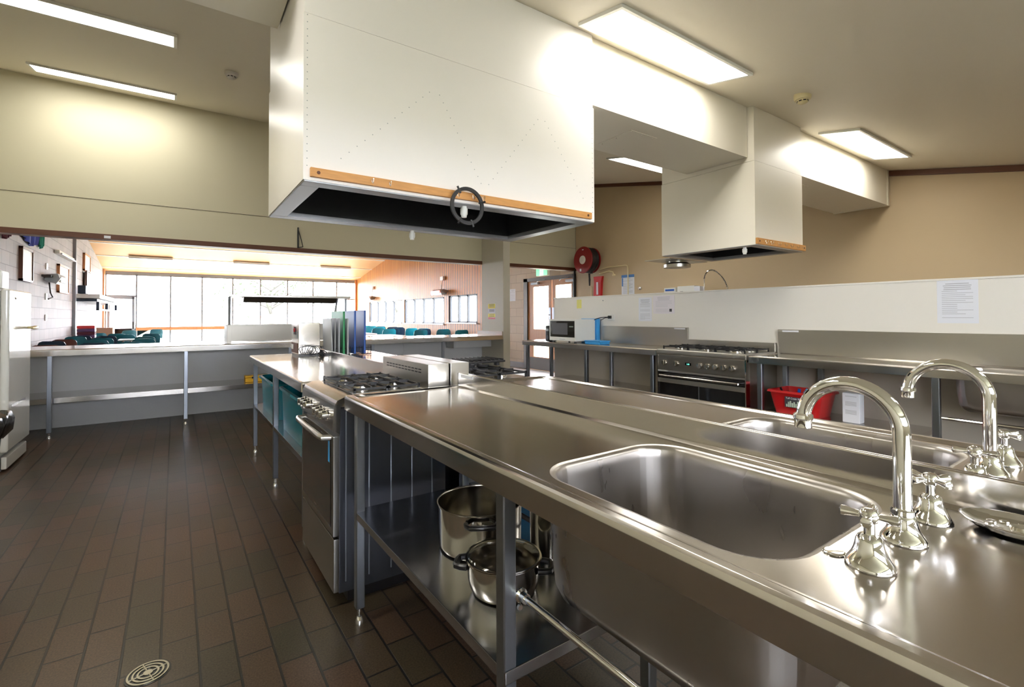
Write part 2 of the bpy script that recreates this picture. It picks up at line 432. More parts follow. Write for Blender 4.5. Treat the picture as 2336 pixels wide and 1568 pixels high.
# nib wall at the end of the servery
struct(MB().prism([(6.629, 0), (YH, 0), (YH, ceilz(YH)), (6.629, ceilz(6.629))], 'x', 4.447, 4.579).done('wall_nib', nibpaint))
# right wall: kitchen part
struct(MB().box(XW, XW+.12, YB-.1, YH, 0, 4.0).done('wall_right', tan))
yb2 = YH
struct(MB().prism([(YB, ceilz(YB)-.062), (YH, ceilz(YH)-.062), (YH, ceilz(YH)-.002), (YB, ceilz(YB)-.002)], 'x', XW-.03, XW-.001).done('trim_ceiling_right', browntrim))
# left and back kitchen walls
struct(MB().box(XL-.12, XL, YB-.1, YH, 0, 4.0).done('wall_left', wallpaint))
bw = MB()
for x0, x1, z0, z1 in ((XL, -1.5, 0, 2.6), (-1.5, 2.4, 0, 1.25), (-1.5, 2.4, 1.92, 2.6), (2.4, XW, 0, 2.6)): bw.box(x0, x1, YB-.12, YB, z0, z1)
struct(bw.done('wall_back', wallpaint))
wf = MB()
for x in (-1.5, -.213, 1.073, 2.36): wf.box(x, x+.04, YB-.09, YB-.03, 1.25, 1.92)
wf.box(-1.5, 2.4, YB-.09, YB-.03, 1.25, 1.29).box(-1.5, 2.4, YB-.09, YB-.03, 1.88, 1.92)
o = struct(wf.done('window_5', alu)); MB().box(-1.5, 2.4, YB-.062, YB-.058, 1.27, 1.90).done('glass_pane', glass, o)

# half height partition behind the right hand benches
P0 = 5.10
struct(MB().box(4.262, 4.362, YB, P0, 0, 1.452).box(4.255, 4.369, YB, P0+.006, 1.452, 1.466, .002).done('wall_partition', panelwhite))
struct(MB().box(4.2595, 4.262, YB, 5.09, .10, .86).done('trim_partition_shade', mat('under_bench_shade', (.46, .42, .36), .45)))  # darker sheet: shade under the benches put into the partition's colour
struct(MB().box(4.250, 4.262, YB, 5.06, 0, .10).done('baseboard_partition', galv))

# hall side walls
struct(MB().box(XL-.12, XL, YH, 21.9, 0, 5.3).done('wall_left_hall', blockgrey))
struct(MB().box(XW, XW+.12, YH, 7.30, 0, 5.3).box(XW, XW+.12, 9.07, 10.6, 0, 5.3).box(XW, XW+.12, 7.32, 9.07, 2.075, 5.3).done('wall_right_block', blocktan))
wins = [('window_1', 16.48, 20.0, .98, 1.80, 4), ('window_2', 13.18, 16.26, .98, 1.80, 4), ('window_3', 11.22, 12.87, .98+.05, 1.82, 3)]
cw = MB(); edges = [10.6, 11.22, 12.87, 13.18, 16.26, 16.48, 20.0, 21.9]
for i in range(0, 8, 2): cw.box(XW, XW+.12, edges[i], edges[i+1], 0, 5.3)
for n, a, b, z0, z1, k in wins: cw.box(XW, XW+.12, a, b, 0, z0).box(XW, XW+.12, a, b, z1, 5.3)
struct(cw.done('wall_right_hall', clad))
for n, a, b, z0, z1, k in wins:
    f = MB(); t = .045
    f.box(XW+.02, XW+.08, a, b, z0, z0+t).box(XW+.02, XW+.08, a, b, z1-t, z1)
    for j in range(k+1):
        y = a+(b-a-.08)*j/k; f.box(XW+.02, XW+.08, y, y+.08, z0, z1)
    o = struct(f.done(n, mat('dark_window_frame', (.022, .026, .036), .5))); MB().box(XW+.095, XW+.099, a, b, z0, z1).done('glass_pane', glass, o)
    struct(MB().box(XW-.06, XW+.02, a-.05, b+.05, z0-.03, z0).done('trim_sill', tabletop_m))
# hall ceiling and its battens
def hz(y): return 2.83+.157*(21.8-y)
struct(MB().prism([(YH, hz(YH)), (22.0, hz(22.0)), (22.0, hz(22.0)+.1), (YH, hz(YH)+.1)], 'x', XL-.1, XW+.1).done('ceiling_hall', hallceil))
for y in (8.4, 10.2, 12.0, 13.8, 15.6, 17.1, 18.25, 19.7, 21.2):
    struct(MB().prism([(y-.03, hz(y-.03)-.014), (y+.03, hz(y+.03)-.014), (y+.03, hz(y+.03)), (y-.03, hz(y-.03))], 'x', XL, XW).done('trim_hall_ceiling', whiteplastic))
# far glazed wall
mull = [-1.98, -1.129, -.134, .846, 1.859, 2.827, 3.836, 4.837, 5.82, 6.62]
f = MB()
f.box(XL, XW, 21.8, 21.9, 2.70, 2.86).box(XL, XW, 21.8, 21.9, 0, .08)
for i, x in enumerate(mull): f.box(x-.025, x+.025, 21.8, 21.88, 0, 2.75)
f.box(-1.98, -1.129, 21.8, 21.87, 1.93, 2.0).box(5.82, 6.66, 21.8, 21.87, 1.95, 2.0)
o = struct(f.done('window_4', alu)); MB().box(XL, XW, 21.84, 21.845, .08, 2.72).done('glass_pane', glass, o)
struct(MB().box(-1.129, 6.62, 21.74, 21.80, .74, .86).done('trim_rail', orangewood))
struct(MB().box(-2.03, -1.985, 21.5, 21.8, 0, 2.9).done('trim_column', orangewood))
struct(MB().box(6.60, 6.68, 21.70, 21.8, 0, 2.9).done('trim_column_right', orangewood))
# glazed entrance door in the far wall
o = MB().box(-1.93, -1.18, 21.80, 21.85, 0, .2).box(-1.93, -1.86, 21.80, 21.85, 0, 1.93).box(-1.25, -1.18, 21.80, 21.85, 0, 1.93).box(-1.93, -1.18, 21.80, 21.85, 1.86, 1.93).done('door_3', alu)
struct(o); MB().box(-1.23, -1.19, 21.74, 21.80, .80, 1.05).done('door_handle', bronze, o)
# exit double doors in the right wall
fr = MB().box(XW-.03, XW+.06, 8.93, 9.07, 0, 2.075).box(XW-.03, XW+.06, 7.32, 7.38, 0, 2.075).box(XW-.03, XW+.06, 7.32, 9.07, 2.0, 2.075)
struct(fr.done('trim_door_frame', bronze))
for n, a, b in (('door_1', 8.08, 8.93), ('door_2', 7.38, 8.06)):
    g0, g1 = (8.19, 8.73) if n == 'door_1' else (7.45, 7.95)
    d = MB()
    d.box(XW+.0, XW+.04, a, g0, .0, 2.0).box(XW+.0, XW+.04, g1, b, 0, 2.0).box(XW, XW+.04, g0, g1, 1.875, 2.0).box(XW, XW+.04, g0, g1, .60, .92).box(XW, XW+.04, g0, g1, 0, .30)
    o = struct(d.done(n, doorwood))
    MB().box(XW+.018, XW+.022, g0, g1, .30, .60).box(XW+.018, XW+.022, g0, g1, .92, 1.875).done('glass_pane', glass, o)
    MB().box(XW-.008, XW, a+.01, b-.01, .02, .28).done('kick_plate', bronze, o)
    MB().box(XW-.06, XW, (g1 if n == 'door_1' else g0+.1)-.22, (g1 if n == 'door_1' else g0+.1)+.02, 1.92, 1.97, .005).tube([(XW-.05, g1-.18, 1.96), (XW-.12, g1-.32, 1.99), (XW-.03, g1-.46, 2.02)], .008, 6).done('door_closer', alu, o)
    yy = a+.04 if n == 'door_1' else b-.04
    MB().box(XW-.02, XW, yy-.03, yy+.03, .85, 1.40, .004).done('push_plate', galv, o)
    if n == 'door_1': MB().tube([(XW-.02, yy, 1.24), (XW-.06, yy, 1.24), (XW-.06, yy+.11, 1.24)], .010, 8).done('lever_handle', chrome, o)
struct(MB().box(XW-.015, XW, 9.07, 10.6, 0, .13).done('baseboard_right', brownskirt))
# black conduit at the end of the header
struct(MB().tube([(6.60, 7.26, 2.13), (6.58, 7.25, 1.95), (6.56, 7.24, 1.2), (6.56, 7.24, 0)], .018, 8).done('trim_post', blackplastic))

# outdoors
struct(MB().box(-40, 60, 22.0, 80, -.35, -.25).box(XW+.2, 60, -20, 22, -.35, -.25).box(-60, XL-.3, -20, 80, -.35, -.25).box(-60, 60, -40, YB-.2, -.35, -.25).done('ground_outside', grass_m))
def tree(x, y, h, r, lab):
    t = thing('tree', lab, 'tree', (x, y, -.25), 'trees outside the far windows')
    tr = MB(); tr.tube([(x, y, -.25), (x+.1, y, h*.3), (x-.1, y+.1, h*.55), (x, y, h*.9)], [.22, .18, .12, .04], 8)
    rnd = random.Random(int(x*10))
    tips = []
    for k in range(9):
        a = rnd.uniform(0, 2*PI); z = h*rnd.uniform(.3, .7)
        e = (x+math.cos(a)*r*rnd.uniform(.7, 1), y+math.sin(a)*r*.8, z+h*rnd.uniform(.1, .3))
        tr.tube([(x, y, z), ((x+e[0])/2, (y+e[1])/2, (z+e[2])/2+.2), e], [.09, .06, .02], 6); tips.append(e)
    tr.done('trunk', bark, t)
    lf = MB()
    for e in tips+[(x, y, h)]:
        for k in range(60):
            c = Vector((e[0]+rnd.gauss(0, r*.28), e[1]+rnd.gauss(0, r*.28), e[2]+rnd.gauss(0, r*.2))); s = rnd.uniform(.06, .14)
            a = Vector((rnd.gauss(0, 1), rnd.gauss(0, 1), rnd.gauss(0, 1))).normalized(); b = a.cross(Vector((.3, .5, .8))).normalized()
            vs_ = [lf.bm.verts.new(c+a*s), lf.bm.verts.new(c+b*s*.5), lf.bm.verts.new(c-a*s), lf.bm.verts.new(c-b*s*.5)]
            lf.bm.faces.new(vs_)
    lf.done('foliage', leafm, t, flat=True)
tree(5.0, 34, 4.2, 2.4, 'pale spreading tree seen through the window behind the heated gantry')
tree(13.0, 33, 5.0, 2.6, 'taller pale tree seen at the right end of the far windows')

# ------------------------------------------------------------------ ceiling lights
SL = math.atan(.193)
def ceiling_light(x0, x1, y0, y1, lab):
    # follows the slope of the ceiling
    t = thing('ceiling_light', lab, 'light', ((x0+x1)/2, (y0+y1)/2, ceilz((y0+y1)/2)), 'recessed rectangular ceiling lights')
    def slab(a, b, c, d, top, bot): return [(c, ceilz(c)-top), (d, ceilz(d)-top), (d, ceilz(d)-bot), (c, ceilz(c)-bot)], a, b
    f = MB(); w = .022
    for a, b, c, d in ((x0, x1, y0, y0+w), (x0, x1, y1-w, y1), (x0, x0+w, y0+w, y1-w), (x1-w, x1, y0+w, y1-w)):
        p, q, r = slab(a, b, c, d, .001, .020); f.prism(p, 'x', q, r)
    f.done('light_frame', whiteplastic, t, flat=True)
    p, q, r = slab(x0+w, x1-w, y0+w, y1-w, .001, .012)
    MB().prism(p, 'x', q, r).done('diffuser', panel_e, t, flat=True)
ceiling_light(1.82, 3.04, 1.64, 1.96, 'large bright ceiling light in front of the wide hood, nearest the camera')
ceiling_light(4.67, 5.91, 1.62, 1.94, 'bright ceiling light right of the small hood, above the tan wall')
ceiling_light(4.77, 5.99, 4.28, 4.60, 'ceiling light partly hidden behind the small hood and duct')
ceiling_light(-1.22, .0, 4.27, 4.60, 'long ceiling light cut by the top left corner of the picture')
ceiling_light(-1.22, .0, 6.59, 6.93, 'ceiling light on the left closest to the servery wall')
ceiling_light(1.82, 3.04, 4.28, 4.60, 'ceiling light hidden behind the wide hood')

ceiling_light(1.82, 3.04, -1.02, -.70, 'ceiling light behind the camera over the island sinks')
ceiling_light(4.67, 5.91, -1.02, -.70, 'ceiling light behind the camera beyond the partition')
ceiling_light(-1.22, .0, 1.64, 1.96, 'ceiling light over the aisle just above the picture edge')

def smoke(x, y, lab, m):
    z = ceilz(y)
    t = thing('smoke_detector', lab, 'smoke detector', (x, y, z))
    MB().lathe([(.055, .012), (.055, -.022), (.050, -.034)], (x, y, z), seg=24).done('base', m, t)
    MB().lathe([(.038, -.034), (.034, -.040), (.034, -.052), (.024, -.060), (.010, -.064)], (x, y, z), seg=24).done('sensor_head', m, t)
    v = MB()
    for k in range(8):
        a = k*PI/4; v.box(.0345, .0355, -.009, .009, -.050, -.042)
        v.bm.verts.ensure_lookup_table()
        bmesh.ops.rotate(v.bm, verts=v.bm.verts[-8:], cent=(0, 0, 0), matrix=Matrix.Rotation(a, 3, 'Z'))
    v.xf(Matrix.Translation((x, y, z))).done('vent_slot', blackplastic, t)
smoke(.404, 4.995, 'pale smoke detector on the left ceiling beside the wide hood', hubm)
smoke(3.631, 1.606, 'cream smoke detector on the ceiling above the small hood', creamplastic)

# ------------------------------------------------------------------ hoods and ducts
def hood(name, lab, x0, x1, y0, y1, zb, seam, white, cream, rivets):
    t = thing(name, lab, 'range hood', ((x0+x1)/2, (y0+y1)/2, zb), 'extraction hoods')
    p = .012
    # lower casing: four walls with an open underside
    b = MB()
    b.box(x0, x1, y0, y0+.03, zb, seam-.002).box(x0, x1, y1-.03, y1, zb, seam-.002)
    b.box(x0, x0+.03, y0+.03, y1-.03, zb, seam-.002).box(x1-.03, x1, y0+.03, y1-.03, zb, seam-.002)
    b.done('casing', white, t, flat=True)
    i = .004
    q = [(y0+i, seam+.002), (y1-i, seam+.002), (y1-i, ceilz(y1-i)-.001), (y0+i, ceilz(y0+i)-.001)]
    MB().prism(q, 'x', x0+i, x1-i).done('upper_casing', white, t, flat=True)
    w = .075
    r = MB(); a0, a1, b0, b1 = x0+.003, x1-.003, y0+.003, y1-.003; zz = zb-.006
    r.box(a0, a1, b0, b0+w, zz, zb+.02, .003).box(a0, a1, b1-w, b1, zz, zb+.02, .003).box(a0, a0+w, b0+w, b1-w, zz, zb+.02, .003).box(a1-w, a1, b0+w, b1-w, zz, zb+.02, .003)
    r.done('bottom_rim', hoodgrey, t)
    s = MB(); s.box(x0+w, x1-w, y0+w, y1-w, zb+.30, zb+.31)
    s.box(x0+w, x0+w+.006, y0+w, y1-w, zb+.02, zb+.30).box(x1-w-.006, x1-w, y0+w, y1-w, zb+.02, zb+.30).box(x0+w, x1-w, y0+w, y0+w+.006, zb+.02, zb+.30).box(x0+w, x1-w, y1-w-.006, y1-w, zb+.02, zb+.30)
    s.done('filter_cavity', hoodblack, t)
    # filter panels leaning into the cavity
    n = max(1, int((x1-x0-2*w)/.45))
    for k in range(n):
        fx0 = x0+w+.01+k*(x1-x0-2*w-.02)/n; fx1 = fx0+(x1-x0-2*w-.02)/n-.02
        MB().prism([(y0+w+.02, zb+.10), (y1-w-.02, zb+.26), (y1-w-.02, zb+.275), (y0+w+.02, zb+.115)], 'x', fx0, fx1).done('filter', hoodblack, t)
    return t
h1 = hood('range_hood', 'wide white boxy extraction hood hanging over the island cookers', .408, 1.985, 2.012, 2.866, 1.764, 2.428, hoodwhite, hoodcream, True)
h2 = hood('range_hood', 'small white extraction hood hanging over the wide cooker by the partition', 3.683, 4.453, 1.985, 2.860, 1.772, 2.428, hoodcream, hoodcream, False)
# rivets on hood 1
rv0 = []
def rivet(x, z):
    if not rv0: rv0.append(MB().lathe([(.0024, .0002), (.0020, -.0008)], (0, 0, 0), 'y', 8).done('rivet', greyplastic, h1, world=False)); o = rv0[0]
    else: o = rv0[0].copy(); C.objects.link(o); o.parent = h1
    o.location = Vector((x, 2.012, z))-h1.location
for k in range(22): rivet(.422, 1.82+k*.028*1.02)
for k in range(22): rivet(1.972, 1.82+k*.028*1.02)
for a, b in (((.52, 1.84), (.98, 2.28)), ((.98, 2.28), (1.24, 1.84)), ((1.24, 1.84), (1.60, 2.30)), ((1.60, 2.30), (1.92, 1.86))):
    for k in range(1, 14): rivet(a[0]+(b[0]-a[0])*k/14, a[1]+(b[1]-a[1])*k/14)
def batten(parent, x0, x1, y, z0, z1, hooks, lab, curved=False):
    t = thing('hook_rail', lab, 'hook rail', ((x0+x1)/2, y, z0), 'timber hook rails on the hoods')
    b = MB().box(x0, x1, y-.018, y-.001, z0, z1, .002, 2).done('batten', pine, t)
    for x in (x0+.03, x1-.03): MB().lathe([(.007, 0), (.006, -.003)], (x, y-.018, (z0+z1)/2), 'y', 12).done('screw', browntrim, b)
    for x in hooks:
        z = (z0+z1)/2
        MB().tube([(x, y-.018, z+.004), (x, y-.030, z+.004), (x, y-.034, z-.006), (x, y-.036, z-.014), (x, y-.044, z-.016), (x, y-.050, z-.008), (x, y-.051, z+.004)], .0018, 6).done('hook', chrome, t)
    return t
batten(h1, .432, 1.950, 2.012, 1.775, 1.812, (.671, .747, 1.075, 1.157, 1.211), 'long pine hook rail along the front of the wide hood')
batten(h2, 3.684, 4.470, 1.985, 1.775, 1.823, (3.78, 3.86, 3.98, 4.08, 4.18, 4.28, 4.38), 'short pine hook rail on the small hood')
# black trivet ring hanging from the rail
cx, cz, R = 1.113, 1.737, .088; yr = 1.957
t = thing('trivet_ring', 'black round cast iron trivet ring hanging from the hood rail hook', 'trivet', (cx, yr, cz-R))
rg = MB()
L = []
for k in range(48):
    a = 2*PI*k/48; c, s = math.cos(a), math.sin(a)
    L.append([(cx+c*(R-.016), yr-.005, cz+s*(R-.016)), (cx+c*R, yr-.005, cz+s*R), (cx+c*R, yr+.005, cz+s*R), (cx+c*(R-.016), yr+.005, cz+s*(R-.016))])
L.append(L[0]); rg.loft(L, False, False); rg.done('ring', black, t)
for a in (PI*.68, PI*1.33, PI*-.40, PI*.10):
    c, s = math.cos(a), math.sin(a)
    MB().tube([(cx+c*(R-.022), yr, cz+s*(R-.022)), (cx+c*(R+.012), yr-.004, cz+s*(R+.012))], .005, 6).done('prong', black, t)
def nozzle(x, y, z, lab):
    t = thing('suppression_nozzle', lab, 'nozzle', (x, y, z), 'white nozzles on the hood rims')
    MB().lathe([(.013, 0), (.013, -.012), (.018, -.013), (.018, -.040), (.014, -.046), (.013, -.056)], (x, y, z), seg=20).done('body', whiteplastic, t)
nozzle(1.150, 2.055, 1.760, 'white nozzle inside the trivet ring under the hood rim')
nozzle(1.211, 2.825, 1.758, 'white nozzle under the back rim of the wide hood')
nozzle(3.735, 2.10, 1.766, 'white nozzle under the small hood')
# steel flange beyond the small hood
o = MB().box(3.80, 4.40, 2.865, 3.16, 1.758, 1.764).lathe([(.13, 0), (.13, .03), (.10, .05)], (4.12, 3.02, 1.70), seg=32).cyl((4.12, 3.02, 1.74), (4.12, 3.02, 1.76), .08, 24).done('exhaust_flange', steel_y)
tag(o, 'grey steel flange with round collar under the back of the small hood', 'flange')
# ducts
def duct(x0, x1, y0, y1, zb, lab, hatch=None, m=hoodcream):
    t = thing('ceiling_duct', lab, 'duct', ((x0+x1)/2, (y0+y1)/2, zb), 'boxed ducts below the ceiling')
    MB().prism([(y0, zb), (y1, zb), (y1, ceilz(y1)-.001), (y0, ceilz(y0)-.001)], 'x', x0, x1).done('casing', m, t, flat=True)
    if hatch:
        a, b, c, d = hatch; h = MB()
        h.box(a, b, c, d, zb-.003, zb)
        h.done('access_hatch', m, t)
        for x, y in ((a+.02, c+.02), (b-.02, c+.02), (a+.02, d-.02), (b-.02, d-.02), ((a+b)/2, c+.02), (a+.02, (c+d)/2)): MB().lathe([(.004, -.003), (.003, -.006)], (x, y, zb), 'z', 8).done('screw', chrome, t)
    return t
duct(1.990, 3.679, 2.04, 2.585, 2.462, 'boxed duct joining the wide hood to the small hood', (2.49, 2.75, 2.17, 2.48))
duct(4.457, 6.60, 2.04, 2.585, 2.462, 'boxed duct running from the small hood to the tan wall', (4.75, 5.0, 2.17, 2.48))
duct(6.60, XW-.031, 2.035, 2.590, 2.458, 'collar closing the duct against the tan wall')
duct(-1.99, .404, 2.04, 2.585, 2.64, 'boxed duct at the top left of the wide hood')

# ------------------------------------------------------------------ island: benches with sinks
def island_bench(lab, x0, x1, sink, upx, legs, shelf_x, railx):
    t = thing('sink_bench', lab, 'bench', ((x0+x1)/2, 1.0, 0), 'stainless sink benches of the island')
    bench_top(t, x0, x1, -.75, 2.04 if x0 < 1 else 2.075, .9, .058, sink, .27)
    u = MB()
    y1 = 2.04 if x0 < 1 else 2.07
    u.box(upx[0], upx[1], -.75, y1, .885, .954, .003, 2)
    u.done('upstand', steel, t)
    # coved foot of the upstand
    s = 1 if x0 < 1 else -1; xe = upx[0] if x0 < 1 else upx[1]
    prof = [(xe+s*.002, .8925)]+[(xe-s*(.012-.012*math.cos(a)), .8935+.012-.012*math.sin(a)) for a in (0, .4, .8, 1.2, PI/2)][::-1]
    for lx, ly in legs: leg(t, lx, ly, .842)
    return t
b1 = island_bench('near stainless steel island bench with sink in the foreground', .574, 1.1198, (.650, 1.038, .330, .825, .085), (1.108, 1.1195),
                  [(.612, 1.95), (.612, .905), (.612, -.10), (1.09, 1.95), (1.09, .905)], None, None)
shelf(b1, .596, 1.10, .885, 1.972, .447)
MB().box(.628, 1.09, .905, 1.955, .405, .425).done('shelf_stiffener', steel_y, b1)
MB().tube([(.640, .90, .600), (.640, -.10, .600)], .0078, 12).done('rail', chrome, b1)
MB().lathe([(.016, 0), (.016, -.003), (.011, -.007), (.011, -.022)], (.640, .888, .600), 'y', 20).lathe([(.007, 0), (.006, -.005)], (.636, .888, .575), 'y', 12).done('rail_socket', chrome, b1)
wp = MB(); wp.tube([(.844, .577, .60), (.844, .577, .54), (.844, .60, .52), (.90, .66, .50), (1.02, .66, .46), (1.02, .66, 0)], .024, 12); wp.done('waste_pipe', whiteplastic, b1)
b2 = island_bench('far stainless steel island bench with sink behind the upstand', 1.1202, 1.662, (1.192, 1.578, .335, .840, .085), (1.1205, 1.132),
                  [(1.62, 1.98), (1.62, .905), (1.62, -.1)], None, None)
shelf(b2, 1.13, 1.64, .885, 1.98, .447)
# far end and white sticker
o = MB().box(1.1066, 1.1079, 1.90, 2.01, .936, .949).done('sticker', paper); tag(o, 'small white label stuck on the island upstand end', 'label')

# tapware -----------------------------------------------------------
def tap_set(x, y, lab, dx=.1235, rot=0):
    z = .8935
    t = thing('mixer_tap', lab, 'tap', (x, y, z), 'chrome hob tap sets')
    def bell(cx, cy, s=.77):
        return [(a*s*.93, b*s) for a, b in ((.0375, 0), (.0395, .002), (.0390, .006), (.0350, .012), (.0295, .020), (.0255, .029), (.0232, .038), (.0218, .045), (.0185, .051), (.0120, .0555))]
    b = MB().lathe(bell(x, y), (x, y, z), seg=40).lathe([(.0135, .038), (.0150, .040), (.0150, .046), (.0135, .048)], (x, y, z), seg=32).done('spout_base', chrome, t)
    pts = []; Rr = .068; zc = 1.048
    pts.append((x, y, z+.036))
    for k in range(6): pts.append((x, y, z+.045+(zc-z-.045)*k/5))
    for k in range(1, 25):
        a = PI*k/24; pts.append((x, y+Rr-Rr*math.cos(a), zc+Rr*math.sin(a)))
    ex, ey, ez = pts[-1]
    MB().tube(pts, .0113, 20).done('spout', chrome, t)
    MB().lathe([(.0115, .014), (.0150, .011), (.0155, .005), (.0135, .002), (.0135, -.010), (.011, -.012)], (ex, ey, ez-.003), seg=24).done('aerator', chrome, t)
    for sgn in (-1, 1):
        hx = x+sgn*dx
        h = MB().lathe(bell(0, 0), (hx, y, z), seg=40).done('tap_body', chrome, t)
        MB().lathe([(.0065, .038), (.0065, .062)], (hx, y, z), seg=20).done('spindle', chrome, h)
        hd = MB().lathe([(.006, .056), (.0095, .059), (.0115, .064), (.0115, .070), (.0085, .0745), (.004, .076)], (hx, y, z), seg=24)
        a0 = .22 if sgn < 0 else -.50
        for k in range(4):
            a = a0+rot+k*PI/2; c, s = math.cos(a), math.sin(a)
            P = [(hx+c*q, y+s*q, z+.066) for q in (.006, .012, .019, .027, .031, .033)]
            hd.tube(P, [.0050, .0044, .0052, .0068, .0066, .0035], 12)
        hd.done('cross_handle', chrome, t)
    return t
tap_set(.879, .259, 'nearest chrome gooseneck tap with two cross handles on the near sink bench')
tap_set(1.390, .260, 'chrome gooseneck tap with cross handles on the far sink bench', .12)
# small coin-like spill next to the taps
o = MB().lathe([(.013, 0), (.014, .0015), (.011, .003)], (.757, .302, .8937), seg=24).done('sink_plug', chrome)
tag(o, 'small flat chrome sink plug lying beside the left tap handle', 'plug')
# soap dish / floor-waste strainer
t = thing('soap_dish', 'oval chrome strainer dish lying at the right edge of the near bench', 'dish', (1.045, .165, .8935))
MB().lathe([(.020, .001), (.045, .003), (.058, .013), (.0600, .0165), (.0565, .0165), (.045, .009), (.02, .007)], (1.045, .165, .8935), seg=40, sx=.82, sy=1.15).done('dish_rim', chrome, t)
s = MB()
for k in range(10):
    a = k*PI/5; s.lathe([(.006, .0075), (.006, .0095), (.004, .0100)], (1.045+.024*math.cos(a), .165+.034*math.sin(a), .8935), seg=10)
s.lathe([(.012, .007), (.010, .012)], (1.045, .165, .8935), seg=16).done('drain_bosses', pot_steel, t)

# ------------------------------------------------------------------ pots on the near undershelf
def tiltlid(x, y, z, R, ax):
    return Matrix.Translation((x, y, z)) @ Matrix.Rotation(ax, 4, 'X') @ Matrix.Translation((-x, -y, -z))
zs = .447
x, y, R, H = .863, 1.433, .143, .149+.06
t = thing('stock_pot', 'tall open stainless stock pot with black handles on the undershelf', 'pot', (x, y, zs))
H = .150
prof = [(.0, .002), (.120, .0), (.136, .006), (.141, .02), (.142, H-.006), (.147, H-.002), (.147, H+.001), (.143, H+.001), (.1395, H-.006), (.1385, .02), (.13, .010), (.0, .009)]
MB().lathe(prof[1:-1], (x, y, zs), seg=56, cap0=True, cap1=True).done('pot_body', pot_steel, t)
def handle(cx, cy, z, a, R, wd, out, parent, m=blackplastic, r=.008):
    c, s = math.cos(a), math.sin(a); P = []
    for q, o_ in ((-1, 0), (-.95, .5), (-.75, .92), (-.4, 1), (0, 1), (.4, 1), (.75, .92), (.95, .5), (1, 0)):
        rr = R+out*o_; tt = wd*q
        P.append((cx+c*rr-s*tt, cy+s*rr+c*tt, z))
    MB().tube(P, r, 10).done('handle', m, parent)
handle(x, y, zs+H-.025, math.atan2(-1.35, -.75), .139, .05, .034, t)
handle(x, y, zs+H-.025, math.atan2(1.35, .75), .139, .05, .034, t)
x, y, H = .775, 1.158, .092
t = thing('casserole_pot', 'small rounded stainless pot with glass lid standing in front of the stock pot', 'pot', (x, y, zs))
prof = [(.072, 0), (.088, .004), (.098, .020), (.103, .045), (.104, H-.004), (.109, H), (.109, H+.002), (.104, H+.002), (.101, H-.006), (.100, .045), (.094, .02), (.08, .008)]
MB().lathe(prof, (x, y, zs), seg=56).done('pot_body', pot_steel, t)
for a in (math.atan2(.75, -.85), math.atan2(-.75, .85)): handle(x, y, zs+H-.022, a, .100, .032, .036, t, r=.009)
l = MB().lathe([(.104, H+.003), (.098, H+.010), (.075, H+.021), (.045, H+.029), (.014, H+.032)], (x, y, zs), seg=48, cap0=False).done('lid', lidglass, t)
MB().lathe([(.104, H+.001), (.1075, H+.003), (.1075, H+.006), (.103, H+.006)], (x, y, zs), seg=48, cap0=False, cap1=False).done('lid_rim', pot_steel, l)
MB().lathe([(.010, H+.032), (.009, H+.042), (.018, H+.048), (.018, H+.058), (.010, H+.062)], (x, y, zs), seg=24).done('lid_knob', blackplastic, l)
x, y = 1.0, 1.20
t = thing('stock_pot', 'steel pot partly hidden behind the bench leg and glass lidded pot', 'pot', (x, y, zs))
MB().lathe([(.07, 0), (.078, .01), (.08, .17), (.084, .172), (.08, .174), (.077, .165), (.075, .01)], (x, y, zs), seg=40).done('pot_body', pot_steel, t)
# blue box behind the cooker under the bench
o = MB().box(1.22, 1.42, 1.70, 1.86, zs, zs+.22, .006).done('storage_box', lightblue); tag(o, 'blue box on the undershelf behind the stock pot', 'box')

# ------------------------------------------------------------------ gas cookers
def grate(parent, x0, x1, y0, y1, z, nx, ny):
    g = MB(); r = .0045
    for i in range(nx):
        for j in range(ny):
            a0 = x0+(x1-x0)*i/nx+.006; a1 = x0+(x1-x0)*(i+1)/nx-.006; b0 = y0+(y1-y0)*j/ny+.006; b1 = y0+(y1-y0)*(j+1)/ny-.006
            for (p, q) in (((a0, b0), (a1, b0)), ((a0, b1), (a1, b1)), ((a0, b0), (a0, b1)), ((a1, b0), (a1, b1))):
                g.box(min(p[0], q[0])-r, max(p[0], q[0])+r, min(p[1], q[1])-r, max(p[1], q[1])+r, z-.009, z)
            cx, cy = (a0+a1)/2, (b0+b1)/2
            for (p, q) in (((a0, cy), (cx-.028, cy)), ((cx+.028, cy), (a1, cy)), ((cx, b0), (cx, cy-.028)), ((cx, cy+.028), (cx, b1))):
                g.box(min(p[0], q[0])-r*.8, max(p[0], q[0])+r*.8, min(p[1], q[1])-r*.8, max(p[1], q[1])+r*.8, z-.008, z+.006)
            for p in ((a0, b0), (a1, b0), (a0, b1), (a1, b1)): g.box(p[0]-r, p[0]+r, p[1]-r, p[1]+r, z-.030, z+.004)
            parent_b.append((cx, cy))
    return g.done('pan_support', black, parent)
parent_b = []
def burners(parent, z, r=.034):
    global parent_b
    for k, (x, y) in enumerate(parent_b):
        rr = r*(1.25 if k % 3 == 0 else .85)
        b = MB().lathe([(rr+.008, 0), (rr+.008, .004), (rr, .006), (rr, .014)], (x, y, z), seg=24).done('burner', pot_steel, parent)
        MB().lathe([(rr-.003, .014), (rr-.003, .019), (rr-.008, .022)], (x, y, z), seg=24).done('burner_cap', black, b)
    parent_b = []
